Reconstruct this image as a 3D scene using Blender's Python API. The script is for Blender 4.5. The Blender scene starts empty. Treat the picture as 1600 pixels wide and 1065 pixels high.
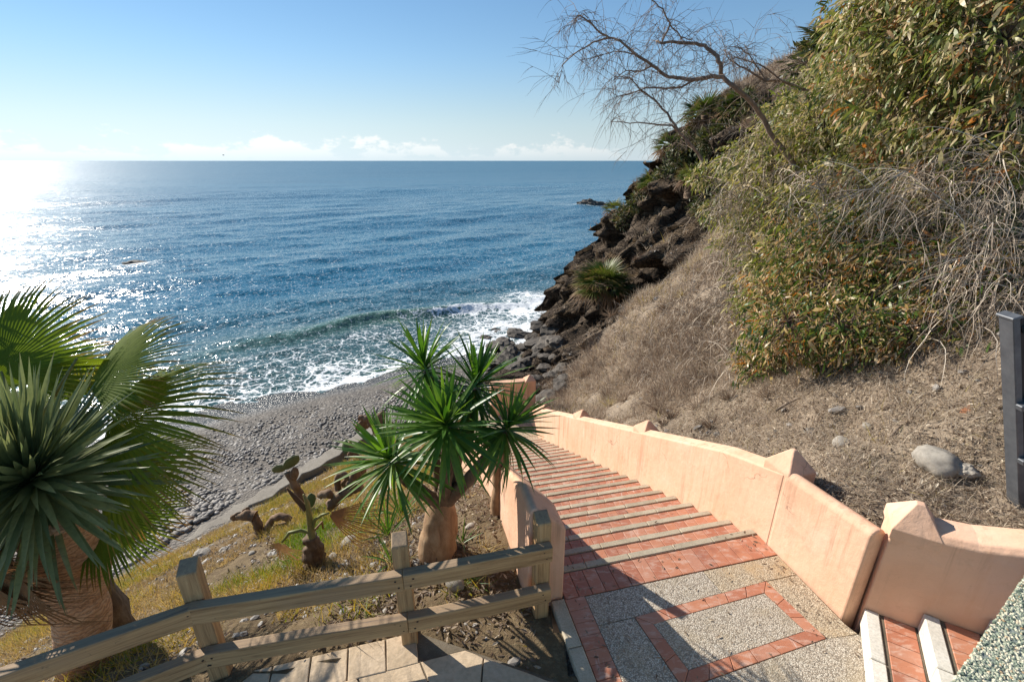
import bpy, bmesh, math, random
import numpy as np
from mathutils import Vector, Matrix, noise as mnoise
random.seed(7); RNG = np.random.default_rng(7)
R = math.radians
scene = bpy.context.scene
COL = scene.collection
# ------------------------------------------------------------------ camera, sky, sun, exposure
FPX, HORIZON, CX, CY, EYE = 735.0, 251.0, 800.0, 532.5, 3.4
PITCH = math.atan((CY - HORIZON) / FPX)
cam_data = bpy.data.cameras.new('camera'); cam = bpy.data.objects.new('camera', cam_data); COL.objects.link(cam)
cam_data.sensor_width = 36.0; cam_data.lens = 36.0 * FPX / 1600.0
cam_data.clip_start = 0.05; cam_data.clip_end = 60000
cam.location = (0, 0, EYE); cam.rotation_euler = (R(90) - PITCH, 0, 0)
scene.camera = cam
SUN_AZ, SUN_EL = R(-54), R(30)
sun_dir = Vector((math.sin(SUN_AZ) * math.cos(SUN_EL), math.cos(SUN_AZ) * math.cos(SUN_EL), math.sin(SUN_EL)))
sd = bpy.data.lights.new('sun', 'SUN'); sd.energy = 4.6; sd.angle = R(0.53); sd.color = (1.0, 0.93, 0.82)
sun = bpy.data.objects.new('sun', sd); COL.objects.link(sun)
sun.rotation_euler = sun_dir.to_track_quat('Z', 'Y').to_euler()
world = bpy.data.worlds.new('World'); scene.world = world; world.use_nodes = True
wt = world.node_tree; wt.nodes.clear()
def wn(t, **k):
    n = wt.nodes.new(t)
    for a, b in k.items(): setattr(n, a, b)
    return n
sky = wn('ShaderNodeTexSky', sky_type='NISHITA', sun_disc=False, sun_elevation=SUN_EL, sun_rotation=SUN_AZ,
         altitude=0.0, air_density=0.9, dust_density=0.0, ozone_density=1.6)
bg = wn('ShaderNodeBackground'); bg.inputs['Strength'].default_value = 0.076
wout = wn('ShaderNodeOutputWorld')
tc = wn('ShaderNodeTexCoord'); sep = wn('ShaderNodeSeparateXYZ')
wt.links.new(tc.outputs['Generated'], sep.inputs[0])
def wmath(op, a, b=None, c=None):
    n = wn('ShaderNodeMath', operation=op)
    for i, v in enumerate((a, b, c)):
        if v is None: continue
        if isinstance(v, (int, float)): n.inputs[i].default_value = v
        else: wt.links.new(v, n.inputs[i])
    return n.outputs[0]
# low cumulus along the horizon: noise over direction, thinning out with height
mapn = wn('ShaderNodeMapping'); mapn.inputs['Scale'].default_value = (1.0, 1.0, 2.0)
wt.links.new(tc.outputs['Generated'], mapn.inputs[0])
cl = wn('ShaderNodeTexNoise'); cl.inputs['Scale'].default_value = 15.0; cl.inputs['Detail'].default_value = 9.0; cl.inputs['Roughness'].default_value = 0.62
wt.links.new(mapn.outputs[0], cl.inputs['Vector'])
cl2 = wn('ShaderNodeTexNoise'); cl2.inputs['Scale'].default_value = 3.1; cl2.inputs['Detail'].default_value = 2.0
wt.links.new(tc.outputs['Generated'], cl2.inputs['Vector'])
hfall = wn('ShaderNodeMapRange'); hfall.inputs['From Min'].default_value = 0.010; hfall.inputs['From Max'].default_value = 0.12
hfall.inputs['To Min'].default_value = 0.10; hfall.inputs['To Max'].default_value = -0.72
wt.links.new(sep.outputs['Z'], hfall.inputs['Value'])
v = wmath('ADD', cl.outputs['Fac'], hfall.outputs[0])
v = wmath('ADD', v, wmath('MULTIPLY', wmath('SUBTRACT', cl2.outputs['Fac'], 0.5), 0.55))
cm = wn('ShaderNodeMapRange', interpolation_type='SMOOTHSTEP'); cm.inputs['From Min'].default_value = 0.47; cm.inputs['From Max'].default_value = 0.57
cm.inputs['To Max'].default_value = 0.62
wt.links.new(v, cm.inputs['Value'])
mixc = wn('ShaderNodeMix', data_type='RGBA')
hz = wn('ShaderNodeMapRange'); hz.inputs['From Min'].default_value = 0.0; hz.inputs['From Max'].default_value = 0.03
wt.links.new(sep.outputs['Z'], hz.inputs['Value'])
wt.links.new(wmath('MULTIPLY', cm.outputs[0], hz.outputs[0]), mixc.inputs['Factor'])
hsv = wn('ShaderNodeHueSaturation'); hsv.inputs['Saturation'].default_value = 1.32
gam = wn('ShaderNodeGamma'); gam.inputs['Gamma'].default_value = 0.78; wt.links.new(sky.outputs[0], gam.inputs['Color'])
gsc = wn('ShaderNodeVectorMath', operation='SCALE'); gsc.inputs['Scale'].default_value = 1.5; wt.links.new(gam.outputs[0], gsc.inputs[0])
wt.links.new(gsc.outputs[0], hsv.inputs['Color'])
bw = wn('ShaderNodeRGBToBW'); wt.links.new(gsc.outputs[0], bw.inputs[0])
def tint(fac, col):
    m_ = wn('ShaderNodeVectorMath', operation='SCALE'); m_.inputs[0].default_value = col; wt.links.new(fac, m_.inputs['Scale']); return m_.outputs[0]
haze = wn('ShaderNodeMix', data_type='RGBA'); hzr = wn('ShaderNodeMapRange', interpolation_type='SMOOTHSTEP')
hzr.inputs['From Min'].default_value = -0.02; hzr.inputs['From Max'].default_value = 0.19; hzr.inputs['To Min'].default_value = 0.9; hzr.inputs['To Max'].default_value = 0.0
wt.links.new(sep.outputs['Z'], hzr.inputs['Value']); wt.links.new(hzr.outputs[0], haze.inputs['Factor'])
wt.links.new(hsv.outputs[0], haze.inputs['A']); wt.links.new(tint(bw.outputs[0], (0.60, 0.745, 0.86)), haze.inputs['B'])
cldc = wmath('ADD', wmath('MULTIPLY', bw.outputs[0], 0.70), 3.0)
wt.links.new(haze.outputs['Result'], mixc.inputs['A']); wt.links.new(tint(cldc, (1.0, 0.985, 0.96)), mixc.inputs['B'])
wt.links.new(mixc.outputs['Result'], bg.inputs['Color']); wt.links.new(bg.outputs[0], wout.inputs['Surface'])
scene.view_settings.view_transform = 'Standard'; scene.view_settings.look = 'None'
scene.view_settings.gamma = 1.0; scene.view_settings.use_curve_mapping = False
scene.view_settings.exposure = 0.72
scene.render.engine = 'CYCLES'
scene.cycles.use_denoising = True
scene.cycles.max_bounces = 6; scene.cycles.transparent_max_bounces = 6
scene.cycles.sample_clamp_indirect = 6.0
# ------------------------------------------------------------------ small maths
FW = np.array([0, math.cos(PITCH), -math.sin(PITCH)]); UP = np.array([0, math.sin(PITCH), math.cos(PITCH)]); RT = np.array([1.0, 0, 0])
def ray(x, y): return FW + RT * (x - CX) / FPX + UP * (CY - y) / FPX
def at_z(x, y, z):                     # point of the photo on a level plane
    d = ray(x, y); return np.array([0, 0, EYE]) + d * (z - EYE) / d[2]
def at_y(x, y, Y):                     # point of the photo at a distance
    d = ray(x, y); return np.array([0, 0, EYE]) + d * Y / d[1]
STH = R(103.42); W0 = np.array([2.38, 3.684, 0.0])
AV = np.array([math.cos(STH), math.sin(STH), 0]); CV = np.array([math.sin(STH), -math.cos(STH), 0])
TREAD, RISER = 0.3165, 0.1491; SLOPE = RISER / TREAD
SEA = -6.0
SN = np.array([-0.515, 0.857]); SU = np.array([0.857, 0.515]); SP = np.array([-6.3, 20.0])
def shore_w(x, y): return (x - SP[0]) * SN[0] + (y - SP[1]) * SN[1]
def shore_u(x, y): return (x - SP[0]) * SU[0] + (y - SP[1]) * SU[1]
class RBF:
    def __init__(s, pts, soft=0.6):
        p = np.array(pts, float); s.p = p[:, :2]; s.soft = soft
        n = len(p); A = np.zeros((n + 3, n + 3)); A[:n, :n] = s.k(s.p, s.p)
        A[:n, n] = 1; A[:n, n + 1:] = s.p; A[n, :n] = 1; A[n + 1:, :n] = s.p.T
        s.w = np.linalg.solve(A, np.concatenate([p[:, 2], np.zeros(3)]))
    def k(s, a, b):
        d2 = ((a[:, None, :] - b[None]) ** 2).sum(-1); return -np.sqrt(d2 + s.soft ** 2)
    def __call__(s, x, y):
        x = np.asarray(x, float); sh = x.shape; q = np.stack([x.ravel(), np.asarray(y, float).ravel()], 1)
        n = len(s.p); return (s.k(q, s.p) @ s.w[:n] + s.w[n] + q @ s.w[n + 1:]).reshape(sh)
def fbm(P, scale, octv=4, off=0.0):
    return np.array([mnoise.fractal((p[0] * scale + off, p[1] * scale - off, p[2] * scale + 2 * off), 0.9, 2.0, octv) for p in P])
# ------------------------------------------------------------------ object helpers
def tag(o, label=None, cat=None, group=None, kind=None):
    if label: o['label'] = label
    if cat: o['category'] = cat
    if group: o['group'] = group
    if kind: o['kind'] = kind
    return o
def empty(name, loc=(0, 0, 0), rz=0.0, label=None, cat=None, group=None):
    o = bpy.data.objects.new(name, None); COL.objects.link(o); o.location = loc; o.rotation_euler = (0, 0, rz)
    o.empty_display_size = 0.2
    return tag(o, label, cat, group)
def link(name, me, parent=None, loc=None, rot=None, scale=None):
    o = bpy.data.objects.new(name, me); COL.objects.link(o)
    if parent is not None: o.parent = parent
    if loc is not None: o.location = loc
    if rot is not None: o.rotation_euler = rot
    if scale is not None: o.scale = scale
    return o
def mesh_np(name, V, F, mat=None, attrs=None, smooth=False):
    V = np.asarray(V, np.float32); me = bpy.data.meshes.new(name)
    groups = F if isinstance(F, list) else [F]
    groups = [np.asarray(g, np.int32) for g in groups if len(g)]
    nl = sum(g.size for g in groups); nf = sum(len(g) for g in groups)
    me.vertices.add(len(V)); me.vertices.foreach_set('co', V.ravel())
    me.loops.add(nl); me.polygons.add(nf)
    me.loops.foreach_set('vertex_index', np.concatenate([g.ravel() for g in groups]))
    tot = np.concatenate([np.full(len(g), g.shape[1], np.int32) for g in groups])
    st = np.concatenate([[0], np.cumsum(tot)[:-1]]).astype(np.int32)
    me.polygons.foreach_set('loop_start', st)
    me.polygons.foreach_set('use_smooth', np.full(nf, smooth, bool))
    me.update(calc_edges=True); me.validate()
    for k, a in (attrs or {}).items():
        at = me.attributes.new(k, 'FLOAT', 'POINT'); at.data.foreach_set('value', np.asarray(a, np.float32))
    if mat: me.materials.append(mat)
    return me
class MB:
    def __init__(s): s.V = []; s.F3 = []; s.F4 = []; s.n = 0; s.A = []
    def add(s, V, F, rnd=0.0):
        V = np.asarray(V, float); s.V.append(V)
        for f in F: (s.F4 if len(f) == 4 else s.F3).append([i + s.n for i in f])
        s.n += len(V); s.A.append(np.full(len(V), rnd)); return s
    def tube(s, pts, rad, sides=5, cap=True, rnd=0.0):
        pts = [Vector(p) for p in pts]; n = len(pts)
        rad = rad if hasattr(rad, '__len__') else [rad] * n
        ref = Vector((0.31, 0.2, 0.93)); V = []; F = []
        for i, p in enumerate(pts):
            t = (pts[min(i + 1, n - 1)] - pts[max(i - 1, 0)])
            if t.length < 1e-9: t = Vector((0, 0, 1))
            t.normalize(); u = t.cross(ref)
            if u.length < 0.05: u = t.cross(Vector((1, 0, 0)))
            u.normalize(); w = t.cross(u)
            for k in range(sides):
                a = 2 * math.pi * k / sides; V.append(p + (u * math.cos(a) + w * math.sin(a)) * rad[i])
        for i in range(n - 1):
            for k in range(sides):
                k2 = (k + 1) % sides; F.append((i * sides + k, i * sides + k2, (i + 1) * sides + k2, (i + 1) * sides + k))
        if cap and sides <= 4:
            F.append(tuple(range(sides))[::-1]); F.append(tuple((n - 1) * sides + k for k in range(sides)))
        elif cap:
            for base, p in ((0, pts[0]), ((n - 1) * sides, pts[-1])):
                V.append(p); ci = len(V) - 1
                for k in range(sides): F.append((base + k, base + (k + 1) % sides, ci))
        return s.add([tuple(v) for v in V], F, rnd)
    def mesh(s, name, mat, smooth=False):
        G = []
        if s.F4: G.append(np.array(s.F4))
        if s.F3: G.append(np.array(s.F3))
        return mesh_np(name, np.concatenate(s.V), G, mat, {'rnd': np.concatenate(s.A)}, smooth)
def box_mesh(name, sx, sy, sz, mat, bev=0.004, jit=0.0, seg=1, z0=None):
    bm = bmesh.new(); bmesh.ops.create_cube(bm, size=1.0)
    for v in bm.verts: v.co = (v.co.x * sx, v.co.y * sy, v.co.z * sz if z0 is None else z0 + (v.co.z + 0.5) * sz)
    if bev: bmesh.ops.bevel(bm, geom=bm.edges[:], offset=bev, segments=seg, affect='EDGES', profile=0.5)
    if jit:
        for v in bm.verts: v.co += Vector([random.uniform(-jit, jit) for _ in range(3)])
    me = bpy.data.meshes.new(name); bm.to_mesh(me); bm.free(); me.materials.append(mat); return me
def prism_mesh(name, poly, z0, z1, mat, bev=0.004, sub=0):
    bm = bmesh.new(); bot = [bm.verts.new((x, y, z0)) for x, y in poly]; f = bm.faces.new(bot)
    if f.normal.z > 0 or sum((poly[i][0] * poly[(i + 1) % len(poly)][1] - poly[(i + 1) % len(poly)][0] * poly[i][1]) for i in range(len(poly))) > 0:
        bmesh.ops.reverse_faces(bm, faces=[f])
    r = bmesh.ops.extrude_face_region(bm, geom=[f]); tv = [g for g in r['geom'] if isinstance(g, bmesh.types.BMVert)]
    for v in tv: v.co.z = z1
    bmesh.ops.recalc_face_normals(bm, faces=bm.faces[:])
    if bev:
        te = [e for e in bm.edges if all(abs(v.co.z - z1) < 1e-6 for v in e.verts)]
        bmesh.ops.bevel(bm, geom=te, offset=bev, segments=2, affect='EDGES', profile=0.5)
    me = bpy.data.meshes.new(name); bm.to_mesh(me); bm.free(); me.materials.append(mat); return me
def loft_mesh(name, sections, mat, smooth=False, bev=0.0, closed_ends=True):
    """sections: list of equal-length closed outlines (lists of xyz)."""
    bm = bmesh.new(); rows = [[bm.verts.new(p) for p in s] for s in sections]; m = len(rows[0])
    for a, b in zip(rows, rows[1:]):
        for k in range(m): bm.faces.new((a[k], a[(k + 1) % m], b[(k + 1) % m], b[k]))
    if closed_ends: bm.faces.new(rows[0][::-1]); bm.faces.new(rows[-1])
    bmesh.ops.recalc_face_normals(bm, faces=bm.faces[:])
    if bev:
        eds = [e for e in bm.edges if len(e.link_faces) == 2 and e.calc_face_angle(0) > 0.35]
        bmesh.ops.bevel(bm, geom=eds, offset=bev, segments=3, affect='EDGES', profile=0.5)
    me = bpy.data.meshes.new(name); bm.to_mesh(me); bm.free(); me.materials.append(mat)
    if smooth:
        for p in me.polygons: p.use_smooth = True
    return me
def scatter(name, TV, TF, M, P, mat, rnd, extra=None, smooth=False):
    """many copies of a template merged: M (N,3,3) maps template to world, P (N,3)."""
    TV = np.asarray(TV, float); N = len(P); k = len(TV)
    V = np.einsum('nij,kj->nki', M, TV) + P[:, None, :]
    TF = TF if isinstance(TF, list) else [TF]
    off = (np.arange(N) * k)[:, None, None]
    F = [(np.asarray(t)[None] + off).reshape(-1, np.asarray(t).shape[1]) for t in TF]
    at = {'rnd': np.repeat(rnd, k)}
    if extra is not None: at['tip'] = np.tile(extra, N)
    return mesh_np(name, V.reshape(-1, 3), F, mat, at, smooth)
def frames(D, Upv=None, roll=None):
    """(N,3,3) matrices whose columns are x=side, y=D, z=up."""
    D = D / np.linalg.norm(D, axis=1, keepdims=True)
    U = np.tile([0.0, 0.0, 1.0], (len(D), 1)) if Upv is None else Upv
    X = np.cross(D, U); l = np.linalg.norm(X, axis=1, keepdims=True)
    X = np.where(l < 1e-4, np.array([[1.0, 0, 0]]), X / np.maximum(l, 1e-4)); Z = np.cross(X, D)
    if roll is not None:
        c, s_ = np.cos(roll)[:, None], np.sin(roll)[:, None]; X, Z = X * c + Z * s_, Z * c - X * s_
    return np.stack([X, D, Z], axis=2)
# ------------------------------------------------------------------ materials
def new_mat(name):
    m = bpy.data.materials.new(name); m.use_nodes = True; t = m.node_tree
    return m, t, t.nodes['Principled BSDF']
class NT:
    def __init__(s, t): s.t = t
    def n(s, typ, ins=None, **k):
        x = s.t.nodes.new(typ)
        for a, b in k.items(): setattr(x, a, b)
        for a, b in (ins or {}).items(): s.set(x.inputs[a], b)
        return x
    def set(s, inp, v):
        if hasattr(v, 'is_linked'): s.t.links.new(v, inp)
        else: inp.default_value = v
    def math(s, op, a, b=0.0, clamp=False):
        x = s.n('ShaderNodeMath', operation=op, use_clamp=clamp); s.set(x.inputs[0], a); s.set(x.inputs[1], b); return x.outputs[0]
    def noise(s, vec, scale, detail=4, rough=0.55, out='Fac', dist=0.0):
        x = s.n('ShaderNodeTexNoise', {'Scale': scale, 'Detail': detail, 'Roughness': rough, 'Distortion': dist})
        if vec is not None: s.set(x.inputs['Vector'], vec)
        return x.outputs[out]
    def voro(s, vec, scale, feature='F1', out='Distance', rand=1.0):
        x = s.n('ShaderNodeTexVoronoi', {'Scale': scale, 'Randomness': rand}, feature=feature)
        if vec is not None: s.set(x.inputs['Vector'], vec)
        return x.outputs[out]
    def mapping(s, vec, scale=(1, 1, 1), rot=(0, 0, 0), loc=(0, 0, 0)):
        x = s.n('ShaderNodeMapping', {'Scale': scale, 'Rotation': rot, 'Location': loc}); s.set(x.inputs[0], vec); return x.outputs[0]
    def ramp(s, fac, stops, interp='LINEAR'):
        x = s.n('ShaderNodeValToRGB'); r = x.color_ramp; r.interpolation = interp
        while len(r.elements) < len(stops): r.elements.new(0.5)
        for e, (p, c) in zip(r.elements, stops):
            e.position = p; e.color = (*c, 1) if len(c) == 3 else c
        s.set(x.inputs[0], fac); return x.outputs[0]
    def rng(s, v, a, b, c=0.0, d=1.0, smooth=True):
        x = s.n('ShaderNodeMapRange', {'From Min': a, 'From Max': b, 'To Min': c, 'To Max': d})
        if smooth: x.interpolation_type = 'SMOOTHSTEP'
        s.set(x.inputs['Value'], v); return x.outputs[0]
    def mix(s, f, a, b, blend='MIX'):
        x = s.n('ShaderNodeMix', data_type='RGBA', blend_type=blend)
        s.set(x.inputs['Factor'], f); s.set(x.inputs['A'], a if hasattr(a, 'is_linked') else (*a, 1)); s.set(x.inputs['B'], b if hasattr(b, 'is_linked') else (*b, 1))
        return x.outputs['Result']
    def bump(s, h, strength=0.4, dist=0.01, normal=None):
        x = s.n('ShaderNodeBump', {'Strength': strength, 'Distance': dist}); s.set(x.inputs['Height'], h)
        if normal is not None: s.set(x.inputs['Normal'], normal)
        return x.outputs[0]
    def pos(s): return s.n('ShaderNodeNewGeometry').outputs['Position']
    def obj(s): return s.n('ShaderNodeTexCoord').outputs['Object']
    def rand(s): return s.n('ShaderNodeObjectInfo').outputs['Random']
    def attr(s, name): return s.n('ShaderNodeAttribute', attribute_name=name).outputs['Fac']
def stone_like(name, cols, scale=6.0, rough=0.85, bump=0.4, bscale=60.0, bdist=0.006, usepos=False, spread=0.25, detail=6):
    m, t, b = new_mat(name); N = NT(t); p = N.pos() if usepos else N.obj()
    if not usepos:
        off = N.n('ShaderNodeVectorMath', operation='ADD'); N.set(off.inputs[0], p)
        cmb = N.n('ShaderNodeCombineXYZ'); r_ = N.math('MULTIPLY', N.rand(), 37.0)
        for i in range(3): N.set(cmb.inputs[i], r_)
        N.set(off.inputs[1], cmb.outputs[0]); p = off.outputs[0]
    f = N.noise(p, scale, detail, 0.62)
    c = N.ramp(f, [(0.5 + (i / (len(cols) - 1) - 0.5) * 0.55, col) for i, col in enumerate(cols)])
    val = N.math('ADD', N.math('MULTIPLY', N.rand(), spread), 1 - spread / 2)
    h = N.n('ShaderNodeHueSaturation'); N.set(h.inputs['Value'], val); N.set(h.inputs['Color'], c)
    fine = N.noise(p, bscale, 5, 0.65)
    c2 = N.mix(N.rng(fine, 0.35, 0.7, 0.0, 0.35), h.outputs[0], tuple(x * 0.55 for x in cols[0]))
    N.set(b.inputs['Base Color'], c2); b.inputs['Roughness'].default_value = rough
    b.inputs['Specular IOR Level'].default_value = 0.25
    N.set(b.inputs['Normal'], N.bump(fine, bump, bdist)); return m
def stucco():
    m, t, b = new_mat('stucco'); N = NT(t); p = N.pos()
    big = N.noise(p, 1.6, 5, 0.6); st = N.noise(N.mapping(p, (7, 7, 0.7)), 1.0, 6, 0.65)
    c = N.ramp(big, [(0.25, (0.66, 0.385, 0.25)), (0.55, (0.745, 0.465, 0.32)), (0.8, (0.785, 0.525, 0.39))])
    c = N.mix(N.rng(st, 0.50, 0.78, 0, 0.55), c, (0.60, 0.30, 0.165))
    sp = N.noise(p, 22, 4, 0.7); c = N.mix(N.rng(sp, 0.62, 0.80, 0, 0.5), c, (0.52, 0.30, 0.20))
    c = N.mix(N.rng(N.noise(p, 5.5, 3), 0.6, 0.8, 0, 0.4), c, (0.84, 0.58, 0.42))
    run = N.noise(N.mapping(p, (11, 11, 0.45)), 1.0, 7, 0.7, dist=0.3); gate_ = N.noise(p, 1.1, 3)
    c = N.mix(N.math('MULTIPLY', N.rng(run, 0.50, 0.68, 0, 0.75), N.rng(gate_, 0.40, 0.60)), c, (0.46, 0.275, 0.18))
    c = N.mix(N.rng(N.noise(p, 3.4, 7, 0.72), 0.54, 0.70, 0, 0.5), c, (0.56, 0.34, 0.225))
    wc_ = N.noise(p, 2.4, 4, out='Color'); wv_ = N.n('ShaderNodeVectorMath', operation='MULTIPLY_ADD'); N.set(wv_.inputs[0], wc_); wv_.inputs[1].default_value = (0.5, 0.5, 0.5); N.set(wv_.inputs[2], p)
    crk = N.voro(wv_.outputs[0], 0.9, 'DISTANCE_TO_EDGE'); crk = N.math('MULTIPLY', N.rng(crk, 0.0, 0.006, 1, 0), N.rng(N.noise(p, 0.8, 2), 0.57, 0.63))
    c = N.mix(N.math('MULTIPLY', crk, 0.8), c, (0.22, 0.13, 0.09))
    N.set(b.inputs['Base Color'], c); b.inputs['Roughness'].default_value = 0.9; b.inputs['Specular IOR Level'].default_value = 0.15
    h = N.math('ADD', N.math('MULTIPLY', N.noise(p, 14, 4), 1.4), N.math('MULTIPLY', N.noise(p, 190, 3), 0.35))
    N.set(b.inputs['Normal'], N.bump(h, 0.45, 0.012)); return m
def tile_mat():
    m, t, b = new_mat('terracotta_tile'); N = NT(t); p = N.pos(); r = N.rand()
    c = N.ramp(r, [(0.0, (0.36, 0.135, 0.08)), (0.35, (0.43, 0.165, 0.095)), (0.7, (0.49, 0.205, 0.115)), (1.0, (0.46, 0.215, 0.14))])
    stn = N.noise(N.mapping(p, (3.2, 9.0, 1), (0, 0, R(13))), 2.6, 6, 0.68, dist=0.6)
    c = N.mix(N.rng(stn, 0.48, 0.68, 0, 0.75), c, (0.56, 0.38, 0.30))
    c = N.mix(N.math('MULTIPLY', N.rng(N.noise(N.mapping(p, (22, 3.2, 1), (0, 0, R(13))), 1.0, 5, 0.65), 0.58, 0.70, 0, 0.8), N.rng(N.noise(p, 1.7, 3), 0.45, 0.6)), c, (0.66, 0.52, 0.45))
    c = N.mix(N.rng(N.noise(p, 3.7, 4), 0.55, 0.75, 0, 0.55), c, (0.25, 0.085, 0.055))
    c = N.mix(N.rng(N.noise(p, 55, 3), 0.6, 0.8, 0, 0.4), c, (0.2, 0.09, 0.06))
    N.set(b.inputs['Base Color'], c); N.set(b.inputs['Roughness'], N.rng(stn, 0.3, 0.7, 0.45, 0.8))
    N.set(b.inputs['Normal'], N.bump(N.noise(p, 45, 4), 0.3, 0.004)); return m
def aggregate(name, tone, sand=0.0):
    m, t, b = new_mat(name); N = NT(t); p = N.pos()
    v = N.n('ShaderNodeTexVoronoi', {'Scale': 115.0}); N.set(v.inputs['Vector'], p)
    sepc = N.n('ShaderNodeSeparateColor'); N.set(sepc.inputs[0], v.outputs['Color'])
    c = N.ramp(sepc.outputs[0], [(0.0, (0.20, 0.17, 0.14)), (0.3, (0.42, 0.36, 0.29)), (0.6, (0.56, 0.50, 0.42)), (1.0, (0.72, 0.68, 0.60))])
    c = N.mix(N.rng(v.outputs['Distance'], 0.35, 0.75, 0, 0.75), c, (0.20, 0.17, 0.14))
    dirt = N.noise(p, 3.0, 6, 0.65)
    c = N.mix(1.0, c, tone, 'MULTIPLY')
    c = N.mix(N.rng(dirt, 0.45, 0.72, 0, 0.65 + sand * 0.3), c, (0.36, 0.29, 0.19) if not sand else (0.46, 0.33, 0.19))
    c = N.mix(N.rng(N.noise(p, 9.0, 5, 0.7), 0.6, 0.75, 0, 0.5), c, (0.17, 0.14, 0.10))
    N.set(b.inputs['Base Color'], c); b.inputs['Roughness'].default_value = 0.88
    N.set(b.inputs['Normal'], N.bump(N.math('SUBTRACT', 1.0, v.outputs['Distance']), 0.8, 0.005)); return m
def wood_mat():
    m, t, b = new_mat('weathered_wood'); N = NT(t); p0 = N.obj()
    off = N.n('ShaderNodeVectorMath', operation='ADD'); cmb = N.n('ShaderNodeCombineXYZ'); N.set(cmb.inputs[1], N.math('MULTIPLY', N.rand(), 9.0)); N.set(off.inputs[0], p0); N.set(off.inputs[1], cmb.outputs[0]); p = off.outputs[0]
    g = N.noise(N.mapping(p, (1.6, 34, 34)), 1.0, 8, 0.68, dist=0.7); big = N.noise(N.mapping(p, (1.2, 5, 5)), 1.0, 4)
    c = N.ramp(g, [(0.28, (0.13, 0.07, 0.03)), (0.46, (0.40, 0.24, 0.11)), (0.62, (0.54, 0.345, 0.165)), (0.8, (0.60, 0.42, 0.23))])
    c = N.mix(N.rng(big, 0.5, 0.72, 0, 0.5), c, (0.36, 0.255, 0.16))
    nz = N.n('ShaderNodeSeparateXYZ'); N.set(nz.inputs[0], N.n('ShaderNodeNewGeometry').outputs['Normal'])
    c = N.mix(N.rng(N.noise(p, 26, 4, 0.7), 0.62, 0.74, 0, 0.6), c, (0.10, 0.075, 0.05))
    c = N.mix(N.rng(nz.outputs[2], 0.6, 0.95, 0, 0.45), c, (0.20, 0.175, 0.15))      # greyed by rain on the upper faces
    N.set(b.inputs['Base Color'], c); b.inputs['Roughness'].default_value = 0.82
    N.set(b.inputs['Normal'], N.bump(g, 0.55, 0.006)); return m
def leaf_mat(name, stops, tipcol=None, tip=(0.75, 1.0), trans=0.3, rough=0.42, useobj=False, spec=0.35):
    m, t, b = new_mat(name); N = NT(t); r = N.rand() if useobj else N.attr('rnd')
    c = N.ramp(r, stops); p = N.pos()
    c = N.mix(N.rng(N.noise(p, 30, 3), 0.35, 0.75, 0, 0.35), c, tuple(0.6 * x for x in stops[0][1]))
    if tipcol:
        tt = N.math('ADD', N.attr('tip'), N.math('MULTIPLY', N.math('SUBTRACT', N.noise(p, 9, 3), 0.5), 0.5))
        c = N.mix(N.rng(tt, tip[0], tip[1]), c, tipcol)
    N.set(b.inputs['Base Color'], c); b.inputs['Roughness'].default_value = rough; b.inputs['Specular IOR Level'].default_value = spec
    if trans:
        tr = N.n('ShaderNodeBsdfTranslucent'); h = N.n('ShaderNodeHueSaturation', {'Saturation': 1.15, 'Value': 1.5, 'Hue': 0.49}); N.set(h.inputs['Color'], c); N.set(tr.inputs['Color'], h.outputs[0])
        mx = N.n('ShaderNodeMixShader', {'Fac': trans}); t.links.new(b.outputs[0], mx.inputs[1]); t.links.new(tr.outputs[0], mx.inputs[2])
        t.links.new(mx.outputs[0], t.nodes['Material Output'].inputs[0])
    return m
def bark_mat(name, stops, ring=0.0, scale=8.0):
    m, t, b = new_mat(name); N = NT(t); p = N.obj()
    f = N.noise(N.mapping(p, (1, 1, 5.0 if ring else 0.35)), scale, 7, 0.65, dist=0.4)
    c = N.ramp(f, stops); h = f
    if ring:
        w = N.n('ShaderNodeTexWave', {'Scale': ring, 'Distortion': 9.0, 'Detail': 4.0, 'Detail Scale': 2.5}, bands_direction='Z'); N.set(w.inputs['Vector'], p)
        c = N.mix(N.rng(w.outputs['Fac'], 0.05, 0.4, 0.5, 0.0), c, tuple(0.45 * x for x in stops[0][1])); h = N.math('ADD', f, N.math('MULTIPLY', w.outputs['Fac'], 0.8))
    N.set(b.inputs['Base Color'], c); b.inputs['Roughness'].default_value = 0.88
    N.set(b.inputs['Normal'], N.bump(h, 0.7, 0.012)); return m
def soil_mat(name, cols, pebble=0.35):
    m, t, b = new_mat(name); N = NT(t); p = N.pos()
    f = N.noise(p, 1.3, 8, 0.65); g = N.noise(p, 18, 6, 0.7)
    c = N.ramp(f, [(0.3, cols[0]), (0.5, cols[1]), (0.7, cols[2])])
    c = N.mix(N.rng(g, 0.45, 0.72, 0, 0.6), c, cols[3]); c = N.mix(N.rng(N.noise(p, 60, 4, 0.7), 0.55, 0.75, 0, 0.6), c, tuple(0.4 * x for x in cols[0]))
    N.set(b.inputs['Base Color'], c); b.inputs['Roughness'].default_value = 0.95; b.inputs['Specular IOR Level'].default_value = 0.1
    h = N.math('ADD', g, N.math('MULTIPLY', N.noise(p, 75, 4, 0.7), 0.5)); N.set(b.inputs['Normal'], N.bump(h, 0.8, 0.03)); return m
M = {}
M['stucco'] = stucco(); M['tile'] = tile_mat()
M['agg'] = aggregate('washed_aggregate', (1.0, 0.97, 0.92)); M['agg_sand'] = aggregate('sandy_aggregate', (1.0, 0.92, 0.78), 1.0)
M['nosing'] = stone_like('nosing_stone', [(0.34, 0.28, 0.20), (0.47, 0.40, 0.295), (0.56, 0.49, 0.375)], 5, 0.85, 0.35, 70)
M['white_stone'] = stone_like('pale_step_stone', [(0.55, 0.51, 0.44), (0.66, 0.62, 0.55), (0.74, 0.70, 0.64)], 5, 0.8, 0.3, 60)
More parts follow.
